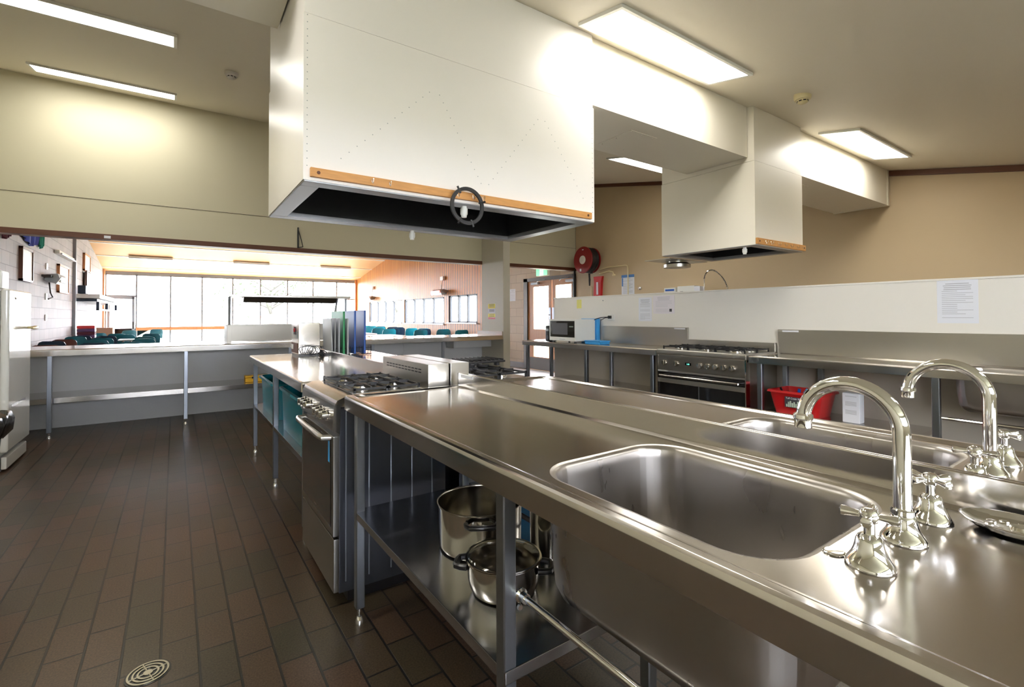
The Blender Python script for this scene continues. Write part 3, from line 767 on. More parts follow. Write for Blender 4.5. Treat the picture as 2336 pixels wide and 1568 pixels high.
# cooker facing the aisle
t = thing('gas_cooker', 'stainless freestanding gas cooker facing the aisle at the island', 'cooker', (.85, 2.41, 0), 'upright gas cookers')
Y0, Y1 = 2.105, 2.715
MB().box(.575, 1.075, Y0+.002, Y1-.002, .055, .835, .004).done('body', cooker_side, t)
sd = MB()
for x in (.60, .70, .80, .90, 1.0): sd.box(x, x+.006, Y0-.002, Y0+.003, .10, .82, .002)
sd.done('side_ridges', galv, t)
MB().box(.62, 1.05, Y0+.03, Y1-.03, 0, .055).done('plinth', blackplastic, t)
MB().box(.553, .580, Y0+.004, Y1-.004, .060, .285, .006).done('drawer', door_steel, t)
d = MB().box(.550, .580, Y0+.004, Y1-.004, .295, .718, .005).done('door', door_steel, t)
MB().box(.5475, .5505, Y0+.035, Y1-.035, .33, .70, .002).done('door_glass', blackglass, d)
MB().tube([(.552, Y0+.05, .706), (.520, Y0+.055, .708), (.515, Y0+.085, .708), (.513, (Y0+Y1)/2, .708), (.515, Y1-.085, .708), (.520, Y1-.055, .708), (.552, Y1-.05, .706)], .0135, 10).done('door_handle', steel_y, d)
MB().box(.5470, .5480, Y0+.05, Y0+.075, .60, .69).done('energy_sticker', lightblue, d)
MB().box(.5470, .5478, 2.38, 2.43, .345, .352).done('badge', pot_steel, d)
fp = [(.578, .725), (.545, .745), (.553, .845), (.565, .868), (.60, .882), (.64, .886), (1.0, .886), (1.0, .845), (.58, .84)]
MB().prism([(a, b) for a, b in fp], 'y', Y0, Y1).done('hob_and_fascia', steel, t)
for k, yy in enumerate((2.205, 2.265, 2.325, 2.455, 2.515, 2.575, 2.635)):
    if k == 3: continue
    kb = MB().lathe([(.024, 0), (.024, -.004), (.020, -.006), (.018, -.022), (.016, -.024)], (.548, yy, .795), 'x', 24)
    kb.box(.512, .530, yy-.005, yy+.005, .778, .812, .002)
    kb.done('knob', chrome, t)
MB().box(.64, .965, Y0+.03, Y1-.03, .8845, .8875, .001).done('hob_well', mat('hob_enamel', (.20, .19, .17), .25, .9), t)
grate(t, .645, .960, Y0+.035, Y1-.035, .906, 2, 2); burners(t, .887)
sp_ = MB().box(.984, 1.094, Y0, Y1, .80, .995, .003).done('splashback', steel_y, t)
sl = MB()
for r_ in (0, 1):
    for k in range(11):
        yy = Y0+.08+k*.043; sl.box(.9828, .9842, yy, yy+.032, .962-r_*.014, .968-r_*.014)
sl.done('vent_slots', blackplastic, sp_)
# its back to back neighbour
t = thing('gas_cooker', 'second gas cooker backing onto the aisle cooker, mostly hidden', 'cooker', (1.38, 2.41, 0), 'upright gas cookers')
MB().box(1.16, 1.640, Y0+.02, Y1-.002, .055, .84, .004).done('body', galv, t)
MB().box(1.22, 1.60, Y0+.03, Y1-.03, 0, .055).done('plinth', blackplastic, t)
MB().prism([(1.66, .735), (1.69, .75), (1.682, .845), (1.66, .872), (1.62, .886), (1.21, .886), (1.21, .84), (1.64, .84)], 'y', Y0+.02, Y1).done('hob_and_fascia', steel, t)
MB().box(1.640, 1.670, Y0+.02, Y1-.004, .295, .718, .005).done('door', door_steel, t)
MB().box(1.640, 1.667, Y0+.02, Y1-.004, .06, .285, .006).done('drawer', steel_y, t)
grate(t, 1.235, 1.60, Y0+.045, Y1-.035, .918, 2, 2); burners(t, .887)
MB().box(1.102, 1.205, Y0, Y1, .80, .995, .003).done('splashback', steel_y, t)
# griddle plate resting on it
t = thing('griddle_plate', 'flat black griddle grate lying raised behind the hidden cooker', 'griddle', (1.52, 2.55, .925))
MB().box(1.38, 1.645, 2.43, 2.645, .946, .958, .004).done('plate', black, t)
g = MB()
for k in range(9): g.box(1.39+k*.03, 1.397+k*.03, 2.44, 2.64, .958, .966)
g.box(1.40, 1.42, 2.46, 2.49, .925, .947).box(1.60, 1.62, 2.46, 2.49, .925, .947).box(1.40, 1.42, 2.59, 2.62, .925, .947).done('ribs_and_feet', black, t)

# wide cooker by the partition
t = thing('range_cooker', 'wide stainless range cooker with black double oven doors at the partition', 'cooker', (4.0, 2.54, 0))
A, B = 2.108, 2.972
MB().box(3.80, 4.24, A+.004, B-.004, .10, .86, .003).done('body', steel_y, t)
MB().box(3.86, 4.20, A+.04, B-.04, 0, .10).done('plinth', blackplastic, t)
MB().box(3.748, 3.80, A, B, .715, .862, .006).done('control_panel', mat('fascia_steel', (.30, .28, .25), .3, 1), t)
MB().prism([(3.745, .862), (3.738, .872), (3.738, .898), (3.745, .908), (4.22, .908), (4.22, .862)], 'y', A, B).done('hob', steel_y, t)
for k, yy in enumerate((2.892, 2.800, 2.640, 2.570, 2.500, 2.430, 2.360) if False else (2.890, 2.760, 2.520, 2.447, 2.372, 2.297, 2.222)):
    kb = MB().lathe([(.027, 0), (.026, -.014), (.022, -.022)], (3.748, yy, .785), 'x', 24).box(3.718, 3.730, yy-.005, yy+.005, .765, .806, .002)
    kb.done('knob', pot_steel, t)
ck = MB().box(3.745, 3.749, 2.610, 2.670, .775, .800).done('clock', blackglass, t)
textobj('digits', '1:03', .018, clock_e, ck, face_mx((3.7442, 2.640, .787), (-1, 0, 0)))
d = MB().box(3.755, 3.80, A+.006, B-.006, .13, .700, .004).done('door', blackglass, t)
MB().box(3.752, 3.756, A+.01, B-.01, .600, .640).done('door_strip', steel_y, d)
MB().tube([(3.755, B-.06, .668), (3.715, B-.055, .668), (3.712, B-.05, .668), (3.712, A+.05, .668), (3.715, A+.055, .668), (3.755, A+.06, .668)], .011, 12).done('door_handle', steel, d)
MB().box(3.7535, 3.756, 2.535, 2.545, .13, .60).done('door_split', galv, d)
MB().box(3.742, 3.80, A-.001, A+.007, .10, .862).box(3.742, 3.80, B-.007, B+.001, .10, .862).done('side_trim', chrome, t)
grate(t, 3.79, 4.17, A+.03, B-.03, .936, 2, 3); burners(t, .908, .036)
MB().box(4.20, 4.235, A, B, .86, .985, .003).done('splashback', steel_y, t)

# ------------------------------------------------------------------ prep tables at the far half of the island (870 mm high)
def prep_table(lab, x0, x1, legs, upx):
    t = thing('prep_table', lab, 'table', ((x0+x1)/2, 3.9, 0), 'stainless prep tables of the island')
    bench_top(t, x0, x1, 2.80, 5.02, .87, .055, None, m=steel, rim=False)
    MB().box(upx[0], upx[1], 2.80, 5.02, .86, .922, .003, 2).done('upstand', steel, t)
    for lx, ly in legs: leg(t, lx, ly, .815)
    return t
tl = prep_table('low stainless prep table left half, carrying the toaster, beside the aisle', .562, 1.1165, [(.600, 4.90), (.600, 3.84), (.600, 2.86), (1.08, 4.90), (1.08, 2.86)], (1.106, 1.1165))
shelf(tl, .585, 1.10, 2.84, 4.92, .44)
tr_ = prep_table('low stainless prep table right half, behind the upstand and cutting boards', 1.1175, 1.662, [(1.62, 4.90), (1.62, 3.84), (1.62, 2.86)], (1.1175, 1.128))
# toaster
x0, x1, y0, y1 = .903, 1.13-.04, 4.62, 4.93
t = thing('toaster', 'polished steel box toaster with dark base at the far end of the prep table', 'toaster', (1.0, 4.77, .87))
MB().box(x0, x1, y0, y1, .885, 1.168, .008).done('body', pot_steel, t)
MB().box(x0+.006, x1-.006, y0+.006, y1-.006, .870, .885).done('base', blackplastic, t)
MB().box(x0-.002, x0, y0+.10, y0+.20, 1.06, 1.13).done('black_reflection', inkdark, t)  # reflections in the polished left side, modelled as coloured pieces down to the white one
MB().lathe([(.018, 0), (.016, -.012)], (x0, y0+.15, 1.10), 'x', 20).done('red_reflection', redplastic, t)
MB().box(x0-.004, x0, y0+.02, y1-.02, .895, .985, .002).done('brown_reflection', browntrim, t)
MB().box(x0-.012, x0-.003, y0+.20, y0+.27, .925, .97, .003).done('white_reflection', whiteplastic, t)
sl = MB(); sl.box(x0+.04, x0+.06, y0+.04, y1-.04, 1.166, 1.169).box(x1-.06, x1-.04, y0+.04, y1-.04, 1.166, 1.169).done('toast_slots', blackplastic, t)
# tangled grey cable
cb_ = MB(); rnd = random.Random(3)
for L_ in range(5):
    P = []; cx_, cz_ = .955+L_*.018, .935+.012*L_
    n = 7
    for k in range(n*4+1):
        a = 2*PI*k/(n*4); P.append((cx_+(.055+.01*math.sin(3*a+L_))*math.cos(a), 4.56-.02*L_*.6+.015*math.sin(2*a+L_), .876+.05+(.045+.008*math.cos(2*a))*math.sin(a)))
    cb_.tube(P[:-1], .0028, 6, closed=True)
cb_.tube([(1.04, 4.50, .90), (1.07, 4.42, .93), (1.08, 4.30, .90), (1.06, 4.2, .876)], .003, 6)
for k in range(10): cb_.tube([(1.045+rnd.uniform(-.03, .03), 4.42+rnd.uniform(-.05, .05), .874), (1.045+rnd.uniform(-.03, .03), 4.42+rnd.uniform(-.05, .05), .90+rnd.uniform(0, .02)), (1.045+rnd.uniform(-.03, .03), 4.42+rnd.uniform(-.05, .05), .874)], .003, 6)
o = cb_.done('cable_coil', wirem); tag(o, 'tangled dark grey cable coils lying in front of the toaster', 'cable')
# cutting boards in a wire rack, standing on the right half behind the upstand
yk = 4.58
rk = thing('board_rack', 'low dark wire rack holding the upright cutting boards', 'rack', (1.33, yk, .87))
w = MB()
for yy in (yk-.12, yk+.12):
    w.tube([(1.145, yy, .876), (1.51, yy, .876)], .003, 6)
    w.tube([(1.145, yy, .935), (1.51, yy, .935)], .003, 6)
for k in range(14):
    x = 1.150+k*.027; w.tube([(x, yk-.12, .874), (x, yk-.12, .95)], .0022, 6).tube([(x, yk+.12, .874), (x, yk+.12, .95)], .0022, 6).tube([(x, yk-.12, .878), (x, yk+.12, .878)], .0022, 6)
w.done('wire_frame', wirem, rk)
def board(x, y0, y1, z1, th, m, lab, lean=0.):
    b = MB().box(x, x+th, y0, y1, .884, z1, .004)
    if lean: b.xf(Matrix.Translation((x, 0, .884)) @ Matrix.Rotation(lean, 4, 'Y') @ Matrix.Translation((-x, 0, -.884)))
    o = b.done('cutting_board', m); return tag(o, lab, 'cutting board', 'cutting boards in the wire rack')
board(1.140, yk-.16, yk+.14, 1.205, .010, greyplastic, 'leftmost thin grey cutting board leaning in the rack', -.03)
board(1.164, yk-.16, yk+.14, 1.208, .010, greyplastic, 'second thin grey cutting board from the left in the rack')
board(1.196, yk-.16, yk+.14, 1.206, .014, greyplastic, 'grey cutting board right against the green board')
board(1.236, yk-.16, yk+.24, 1.272, .018, greenplastic, 'tall green cutting board in the rack')
board(1.272, yk-.16, yk+.14, 1.203, .016, greyplastic, 'grey cutting board between the green and blue boards')
board(1.335, yk-.16, yk+.24, 1.276, .018, blueplastic, 'tall blue cutting board next to the grey one')
board(1.425, yk-.16, yk+.24, 1.279, .018, blueplastic, 'rightmost tall dark blue cutting board in the rack')
# teal tub and yellow box
def tub(name, lab, cat, x0, x1, y0, y1, z0, z1, m, rimw=.02, group=None, taper=.03):
    t = thing(name, lab, cat, ((x0+x1)/2, (y0+y1)/2, z0), group)
    cx, cy, hx, hy = (x0+x1)/2, (y0+y1)/2, (x1-x0)/2, (y1-y0)/2
    ths = [2*PI*k/64 for k in range(64)]
    def rg(i, z, r=.03): return [(p[0], p[1], z) for p in ringpts((cx, cy), ths, (cx, cy), (hx-i, hy-i), r)]
    b = MB(); b.loft([rg(taper+rimw, z0), rg(rimw, z1-.02), rg(rimw, z1), rg(rimw+.003, z1), rg(taper+rimw+.003, z0+.004)], True, True)
    b.done('tub_body', m, t)
    MB().loft([rg(rimw+.002, z1-.001), rg(.004, z1-.001), rg(0, z1-.016), rg(.002, z1-.016), rg(.006, z1-.004), rg(rimw, z1-.004), rg(rimw+.002, z1-.001)], False, False).done('rim', m, t)
    return t
t = tub('storage_tub', 'translucent teal storage tub on the undershelf of the aisle prep table', 'tub', .60, 1.05, 3.98, 4.76, .441, .715, tubm, taper=.010)
t2 = tub('storage_tub', 'second translucent teal tub under the prep table beside the cooker', 'tub', .60, 1.05, 2.92, 3.76, .441, .735, tubm, taper=.010)
bw_ = MB(); rnd = random.Random(5)
for k in range(8):
    bw_.tube([(.80+rnd.uniform(-.12, .12), 3.4+rnd.uniform(-.2, .2), .46+k*.012), (.82+rnd.uniform(-.12, .12), 3.4+rnd.uniform(-.2, .2), .50+k*.018)], .018, 8)
o = bw_.done('utensils', blackplastic); o['kind'] = 'stuff'; tag(o, 'dark jumbled utensils inside the teal tub beside the cooker', 'utensils')
o = MB().box(.70, .82, 3.80, 3.93, .441, .80, .006).done('carton', greyplastic); tag(o, 'grey carton standing between the two teal tubs', 'carton')
t = thing('toolbox', 'small yellow plastic case on the servery undershelf', 'case', (.86, 6.93, .40))
MB().box(.727, .992, 6.88, 7.02, .401, .455, .008).done('case_body', yellow, t); MB().box(.727, .992, 6.88, 7.02, .457, .480, .006).done('lid', yellow, t)
MB().box(.80, .83, 6.872, 6.88, .445, .468).box(.90, .93, 6.872, 6.88, .445, .468).done('latches', blackplastic, t)

# ------------------------------------------------------------------ servery counter
t = thing('servery_counter', 'long stainless servery counter under the opening to the hall', 'counter', (1.2, 7.0, 0))
bench_top(t, XL+.002, 4.446, 6.629, 7.46, .9, .066, None, rim=False)
for x in (-1.029, .108, 1.20, 2.269, 3.356): leg(t, x, 6.66, .834, .038)
MB().box(-1.99, 4.40, 6.72, 7.308, .345, .40, .003).done('undershelf', steel, t)
MB().box(3.72, 4.446, 7.0, 7.26, .70, .83, .004).done('end_bracket', greyboard, t)
o = MB().box(4.425, 4.446, 6.64, 7.44, .900, .965, .003).done('end_upstand', steel, t)
# heated gantry on the counter
t = thing('heated_gantry', 'stainless heated servery gantry with overhead shelf on the counter', 'food warmer', (1.25, 6.95, .9))
MB().box(.517, 1.99, 6.76, 6.775, .93, 1.115, .002).box(.517, .53, 6.76, 7.15, .901, 1.115).box(1.977, 1.99, 6.76, 7.15, .901, 1.115).box(.517, .565, 6.755, 6.78, .901, 1.12, .002).box(.51, 1.995, 6.75, 7.16, 1.112, 1.126, .002).done('base_cabinet', dullsteel, t)
MB().box(.517, 1.99, 6.90, 6.93, .901, .93).done('base_rail', steel, t)
MB().box(.540, 2.0, 6.78, 7.08, 1.468, 1.500, .006).done('top_shelf', steel_y, t)
MB().prism([(6.80, 1.468), (7.06, 1.468), (6.99, 1.405), (6.87, 1.405)], 'x', .70, 1.82).done('lamp_housing', bronze, t)
for x in (.555, 1.975):
    MB().tube([(x-.0, 6.93, 1.12), (x-.0, 6.93, 1.47)], .016, 8).done('post', galv, t)
MB().tube([(1.80, 6.93, 1.12), (1.86, 6.93, 1.47)], .014, 8).done('brace', galv, t)

# ------------------------------------------------------------------ benches along the partition
def wall_bench(lab, y0, y1, sink=None, legs=()):
    t = thing('wall_bench', lab, 'bench', (4.0, (y0+y1)/2, 0), 'stainless benches along the partition')
    bench_top(t, 3.758, 4.258, y0, y1, .902, .060, sink, .25)
    MB().box(4.236, 4.258, y0, min(y1, 4.16) if y1 > 4 else y1, .89, 1.100, .002).done('splashback', steel_y, t)
    for lx, ly in legs: leg(t, lx, ly, .842, .038)
    return t
wa = wall_bench('stainless wall bench carrying the microwave, left of the range cooker', 2.990, 5.165, None, [(3.80, 5.09), (3.80, 3.99), (3.80, 3.07), (4.20, 5.09), (4.20, 3.99), (4.20, 3.20)])
MB().box(3.80, 4.255, 3.02, 4.75, .42, .452, .003).done('undershelf', steel, wa)
wb = wall_bench('long stainless sink bench at the right, with tall splashback', -1.6, 2.100, (3.86, 4.185, .20, .87, .08), [(3.80, 2.02), (3.80, .945), (3.80, .1), (4.20, 2.02), (4.20, 1.75)])
MB().box(3.80, 4.255, 1.06, 2.06, .42, .452, .003).done('undershelf', steel, wb)
MB().tube([(3.80, .92, .60), (3.80, -.2, .60)], .010, 10).done('rail', chrome, wb)
for y0_, lab in ((2.905+.11, 'small white label on the splashback corner left of the range cooker'), (1.93, 'small white label on the splashback corner right of the range cooker')):
    o = MB().box(4.2345, 4.2362, y0_, y0_+.13, 1.080, 1.093).done('sticker', paper); tag(o, lab, 'label')
# microwave with blue film on its side
t = thing('microwave', 'white microwave oven with black window on the wall bench', 'microwave', (4.0, 4.3, .9))
X0, Ya, Yb = 3.83, 4.06, 4.66
Ya, Yb = 4.225, 4.70
ang = 0
MB().box(3.855, 4.170, Ya, Yb, .918, 1.180, .006).done('body', whiteplastic, t)
MB().box(3.845, 3.860, Ya, Yb, .918, 1.180, .006).done('front', whiteplastic, t)
MB().box(3.842, 3.846, Ya+.01, Yb-.02, .965, 1.160, .002).done('window', blackglass, t)
MB().box(3.8405, 3.843, Ya+.13, Yb-.06, .995, 1.135).done('window_mesh', mat('mesh_grey', (.10, .10, .11), .3), t)
MB().box(3.8405, 3.843, Ya+.03, Ya+.10, 1.085, 1.10).done('display', mat('lcd', (.25, .30, .28), .3), t)
MB().box(3.8405, 3.8455, 4.40, 4.50, .935, .941).done('badge', ink, t)
for x, y in ((3.88, Ya+.04), (4.14, Ya+.04), (3.88, Yb-.04), (4.14, Yb-.04)): MB().cyl((x, y, .8955), (x, y, .919), .014, 12).done('foot', blackplastic, t)
o = MB().box(4.176, 4.233, Ya-.02, Ya+.25, .8965, 1.186, .002).done('blue_board', lightblue); tag(o, 'light blue plastic board standing between the microwave and the partition', 'board')
t = thing('plastic_container', 'flat light blue lidded container beside the microwave', 'container', (3.98, 3.98, .9))
MB().box(3.90, 4.06, 3.88, 4.12, .8965, .925, .006).done('container_base', lightblue, t); MB().box(3.895, 4.065, 3.875, 4.125, .926, .938, .004).done('lid', lightblue, t)
t = thing('radio', 'small black kettle-like radio half hidden left of the microwave', 'radio', (3.93, 4.77, .9))
MB().box(3.86, 3.98, 4.715, 4.80, .8965, 1.10, .012).done('radio_body', blackplastic, t)
MB().lathe([(.026, 0), (.026, -.004)], (3.86, 4.757, .95), 'x', 20).done('speaker', wirem, t)
MB().box(3.856, 3.861, 4.73, 4.785, 1.03, 1.06).done('dial', greyplastic, t)
# power outlet, plugs and cord
t = thing('power_outlet', 'white double power outlet on the partition above the microwave', 'outlet', (4.262, 4.04, 1.20))
MB().box(4.252, 4.262, 3.985, 4.10, 1.165, 1.240, .003).done('plate', whiteplastic, t)
MB().box(4.225, 4.252, 4.03, 4.075, 1.185, 1.222, .006).done('plug', blackplastic, t)
MB().tube([(4.23, 4.05, 1.20), (4.20, 4.09, 1.195), (4.19, 4.14, 1.17), (4.21, 4.17, 1.18), (4.222, 4.19, 1.10), (4.222, 4.19, .93)], .004, 8).tube([(4.23, 4.06, 1.205), (4.18, 4.13, 1.20), (4.16, 4.19, 1.185), (4.15, 4.22, 1.17)], .005, 8).done('cord', blackplastic, t)
# red tub with contents, white roll
t = tub('storage_tub', 'red plastic tub full of utensils on the right undershelf', 'tub', 3.83, 4.17, 1.60, 2.00, .453, .640, redplastic, .018)
lb = MB().box(3.846, 3.850, 1.74, 1.86, .52, .60).done('sticker', inkdark, t)
textobj('lettering', 'Tuff Crate 30', .019, paper, lb, face_mx((3.8455, 1.80, .588), (-1, 0, 0)))
q = MB(); rnd = random.Random(2)
for k in range(8):
    yy = 1.75+rnd.uniform(0, .10); q.box(3.8445, 3.846, 1.745+k*.0135, 1.755+k*.0135, .523, .573-rnd.uniform(0, .03))
q.done('sticker_picture', mat('sticker_pic', (.45, .55, .45), .5, noise=.8, nscale=60), lb)
def utensil(pts, r, m, lab): return tag(MB().tube(pts, r, 8).done('utensil', m), lab, 'utensil', 'utensils in the red tub')
utensil([(3.98, 1.78, .50), (3.96, 1.70, .70)], .006, pine, 'wooden utensil handle sticking up from the red tub')
utensil([(3.95, 1.82, .50), (3.93, 1.79, .655)], .012, blueplastic, 'dark blue utensil handle in the red tub')
utensil([(4.00, 1.86, .50), (3.92, 1.73, .66)], .009, lightblue, 'light blue utensil handle leaning in the red tub')
utensil([(3.92, 1.70, .52), (3.96, 1.64, .665)], .010, whiteplastic, 'white utensil handle in the red tub')
utensil([(4.02, 1.92, .52), (3.93, 1.93, .648)], .008, blackplastic, 'black utensil handle at the left rim of the red tub')
o = MB().box(3.92, 4.12, 1.66, 1.95, .456, .60, .02).done('utensil_heap', blackplastic); o['kind'] = 'stuff'; tag(o, 'dark utensils filling the red tub', 'utensils')
t = thing('paper_roll', 'white printed packet standing beside the red tub', 'packet', (3.99, 1.455, .452))
MB().box(3.95, 4.03, 1.40, 1.51, .4525, .665, .006).done('packet', paper, t)
q = MB()
for z_ in (.64, .60, .592, .584, .576, .54, .532, .524, .516): q.box(3.9488, 3.950, 1.42, 1.49, z_, z_+.003)
q.done('print', ink, t)

# ------------------------------------------------------------------ notices
def notice(lab, wall, y0, y1, z0, z1, m=paper, lines=14, head=3, dark=ink, x=4.262, cat='notice'):
    # faces -X on a wall of constant x; text runs from high y (left) to low y (right)
    t = thing('notice', lab, cat, (x, (y0+y1)/2, z0), 'paper notices')
    MB().box(x-.0022, x-.0004, y0, y1, z0, z1).done('sheet', m, t, flat=True)
    rnd = random.Random(int(y0*1000)); q = MB(); h = z1-z0; w = y1-y0
    for k in range(lines):
        z = z1-h*(.08+.88*k/lines)
        if k < head: mrg = w*rnd.uniform(.14, .26); a, b = y0+mrg, y1-mrg
        else: a, b = y0+w*rnd.choice((.12, .12, .3, .5)), y1-w*.12
        if k > head and rnd.random() < .16: continue
        q.box(x-.0030, x-.0021, a, b, z-h*.007-(.002 if k < head else 0), z+h*.003)
    q.done('text_lines', dark, t, flat=True)
    return t
notice('white printed notice alone on the partition at the far right', 'p', .839, 1.046, 1.165, 1.453, paper, 20, 4)
notice('tall white notice left of the pinkish notice on the partition', 'p', 3.450, 3.631, 1.160, 1.421, paper, 20, 4)
n = notice('pinkish white landscape notice on the partition', 'p', 3.157, 3.430, 1.240, 1.434, paperpink, 12, 3)
MB().box(4.2585, 4.2600, 3.19, 3.22, 1.262, 1.292).done('emblem', inkdark, n)
notice('small yellow note near the left end of the partition', 'p', 4.560, 4.645, 1.316, 1.428, yellowpaper, 5, 0)
o = MB().lathe([(.006, 0), (.006, -.008)], (4.262, 4.18, 1.405), 'x', 10).done('wall_hook', galv); tag(o, 'tiny metal hook near the top of the partition above the microwave', 'hook')
n = notice('blue headed information poster on the tan wall right of the red cover', 'w', 5.785, 6.083, 1.50, 1.955, paper, 24, 0, ink, XW, 'poster')
MB().box(XW-.0040, XW-.0022, 5.785, 6.083, 1.905, 1.955).box(XW-.0040, XW-.0022, 6.045, 6.075, 1.75, 1.90).done('blue_heading', bluepaper, n)
MB().prism([(6.03, 1.52), (6.07, 1.52), (6.05, 1.55)], 'x', XW-.0045, XW-.0022).done('blue_triangle', bluepaper, n)
# yellow safety notice on the nib wall
t = thing('notice', 'yellow and red safety notice on the side of the nib wall', 'notice', (4.447, 6.98, 1.165), 'paper notices')
MB().box(4.4448, 4.4468, 6.871, 7.095, 1.166, 1.433).done('sheet', paper, t, flat=True)
MB().box(4.4436, 4.4450, 6.873, 7.093, 1.350, 1.430).box(4.4436, 4.4450, 6.873, 7.093, 1.20, 1.26).done('yellow_bands', mat('caution_yellow', (.80, .66, .02), .5), t, flat=True)
MB().box(4.4436, 4.4450, 6.873, 7.093, 1.168, 1.195).done('red_band', redcover, t, flat=True)
q = MB()
for z_ in (1.415, 1.395, 1.372, 1.325, 1.31, 1.295, 1.245, 1.225, 1.208): q.box(4.4430, 4.4437, 6.90, 7.06, z_, z_+.007)
q.done('text_lines', inkdark, t, flat=True)
notice('small white notice on the cream block wall beside the exit doors', 'w', 9.434, 9.672, 1.575, 1.865, paper, 12, 2, ink, XW)

# ------------------------------------------------------------------ fire hose reel and things on the tan wall
cy, cz = 6.785, 2.285
t = thing('fire_hose_reel', 'red drum fire hose reel with black hose high on the tan wall', 'hose reel', (6.55, cy, 2.03))
MB().lathe([(.04, 0), (.245, .0), (.256, .008), (.256, .018), (.244, .020), (.04, .030)], (6.375, cy, cz), 'x', 56).done('front_disc', redpaint, t)
MB().lathe([(.12, .40-.02), (.245, .38), (.245, .36), (.12, .36)], (6.29-.05, cy, cz), 'x', 56).done('back_disc', redpaint, t)
hs = MB()
for k, xx in enumerate((6.425, 6.46, 6.495, 6.53, 6.565)):
    P = [(xx, cy+.225*math.cos(a), cz+.225*math.sin(a)) for a in [2*PI*i/40 for i in range(40)]]; hs.tube(P, .019, 10, closed=True)
hs.lathe([(.20, 0), (.20, .17)], (6.405, cy, cz), 'x', 40)
hs.tube([(6.50, cy-.22, cz-.06), (6.52, cy-.10, cz-.25), (6.60, 6.842, 2.05), (6.61, 6.842, 1.93)], .019, 10)
hs.done('hose', blackplastic, t)
MB().lathe([(.082, 0), (.080, -.008), (.030, -.016), (.028, -.022)], (6.375, cy, cz), 'x', 32).done('hub', hubm, t)
MB().box(6.370, 6.374, cy+.03, cy+.075, cz-.215, cz-.165).done('sticker', paper, t)
MB().box(6.371, 6.374, cy-.03, cy+.01, cz+.185, cz+.20).done('small_label', paper, t)
MB().tube([(6.61, 6.842, 1.93), (6.61, 6.842, 1.80)], [.022, .014], 10).done('nozzle', blackplastic, t)
MB().box(6.59, XW, cy-.03, cy+.03, cz-.03, cz+.03).done('wall_bracket', redpaint, t)
o = MB().tube([(XW-.02, 6.843, 1.79), (XW-.02, 6.843, 1.0)], .012, 8).done('water_pipe', creamplastic); tag(o, 'cream water pipe running down the wall below the hose reel', 'pipe')
o = MB().tube([(XW-.02, 6.60, 2.10), (XW-.02, 6.40, 2.125), (XW-.02, 5.97, 2.128), (XW-.02, 5.925, 2.115), (XW-.02, 5.915, 2.07), (XW-.02, 5.913, 1.2)], .010, 8).done('conduit', creamplastic); tag(o, 'thin beige conduit bending down over the blue headed poster', 'conduit')
o = MB().tube([(XW-.03, 6.62, 2.02), (XW-.03, 6.36, 2.05), (XW-.03, 6.27, 2.03), (XW-.03, 6.25, 1.98)], .012, 8).lathe([(.02, 0), (.02, -.05)], (XW, 6.25, 1.97), 'x', 12).done('gas_pipe', creamplastic); tag(o, 'short beige pipe with capped end right of the hose reel', 'pipe')
t = thing('fire_blanket', 'narrow bright red cover hanging below the hose reel', 'fire blanket', (6.64, 6.65, 1.58))
MB().loft([[(6.63, 6.755, 1.50), (6.63, 6.565, 1.50), (XW-.005, 6.565, 1.50), (XW-.005, 6.755, 1.50)],
           [(6.61, 6.735, 1.65), (6.62, 6.560, 1.65), (XW-.005, 6.560, 1.65), (XW-.005, 6.735, 1.65)],
           [(6.625, 6.735, 1.85), (6.615, 6.545, 1.85), (XW-.005, 6.545, 1.85), (XW-.005, 6.735, 1.85)],
           [(6.63, 6.755, 1.97), (6.63, 6.525, 1.97), (XW-.005, 6.525, 1.97), (XW-.005, 6.755, 1.97)]], True, True).done('cover', redcover, t)
MB().box(6.607, 6.612, 6.61, 6.66, 1.62, 1.86).done('white_text', paperpink, t)
o = MB().lathe([(.030, 0), (.030, -.004), (.012, -.008), (.012, -.02), (.026, -.028), (.030, -.040), (.022, -.050)], (XW, 5.643, 1.696), 'x', 20).done('push_button', chrome); tag(o, 'round chrome push button on the tan wall right of the poster', 'button')
t = thing('towel_dispenser', 'small white dispenser with dark slot peeping over the partition', 'dispenser', (6.62, 4.965, 1.45))
MB().box(6.58, XW-.001, 4.852, 5.079, 1.42, 1.668, .008).done('case', whiteplastic, t); MB().box(6.577, 6.582, 4.88, 5.05, 1.615, 1.645).done('slot', blueplastic, t)
t = thing('towel_dispenser', 'wider white dispenser box right of the small dispenser', 'dispenser', (6.62, 4.65, 1.42))
MB().box(6.56, XW-.001, 4.50, 4.805, 1.42, 1.682, .006).done('case', whiteplastic, t); MB().box(6.55, XW-.001, 4.395, 4.498, 1.42, 1.668, .004).done('side_box', paper, t); MB().box(6.557, 6.561, 4.70, 4.75, 1.59, 1.60).done('badge', inkdark, t)
# pre-rinse spray
t = thing('rinse_tap', 'spring necked pre-rinse tap arching above the partition', 'tap', (6.5, 4.25, 1.0))
MB().tube([(6.64, 4.252, 1.05), (6.45, 4.252, 1.07), (6.45, 4.252, 1.15), (6.45, 4.252, 1.765)], .010, 10).done('riser', chrome, t)
ctr = [(6.45, 4.253, 1.765), (6.45, 4.246, 1.80), (6.45, 4.225, 1.845), (6.45, 4.185, 1.875), (6.45, 4.13, 1.885), (6.45, 4.07, 1.862), (6.45, 4.01, 1.815), (6.45, 3.955, 1.755), (6.45, 3.915, 1.69), (6.45, 3.89, 1.62)]
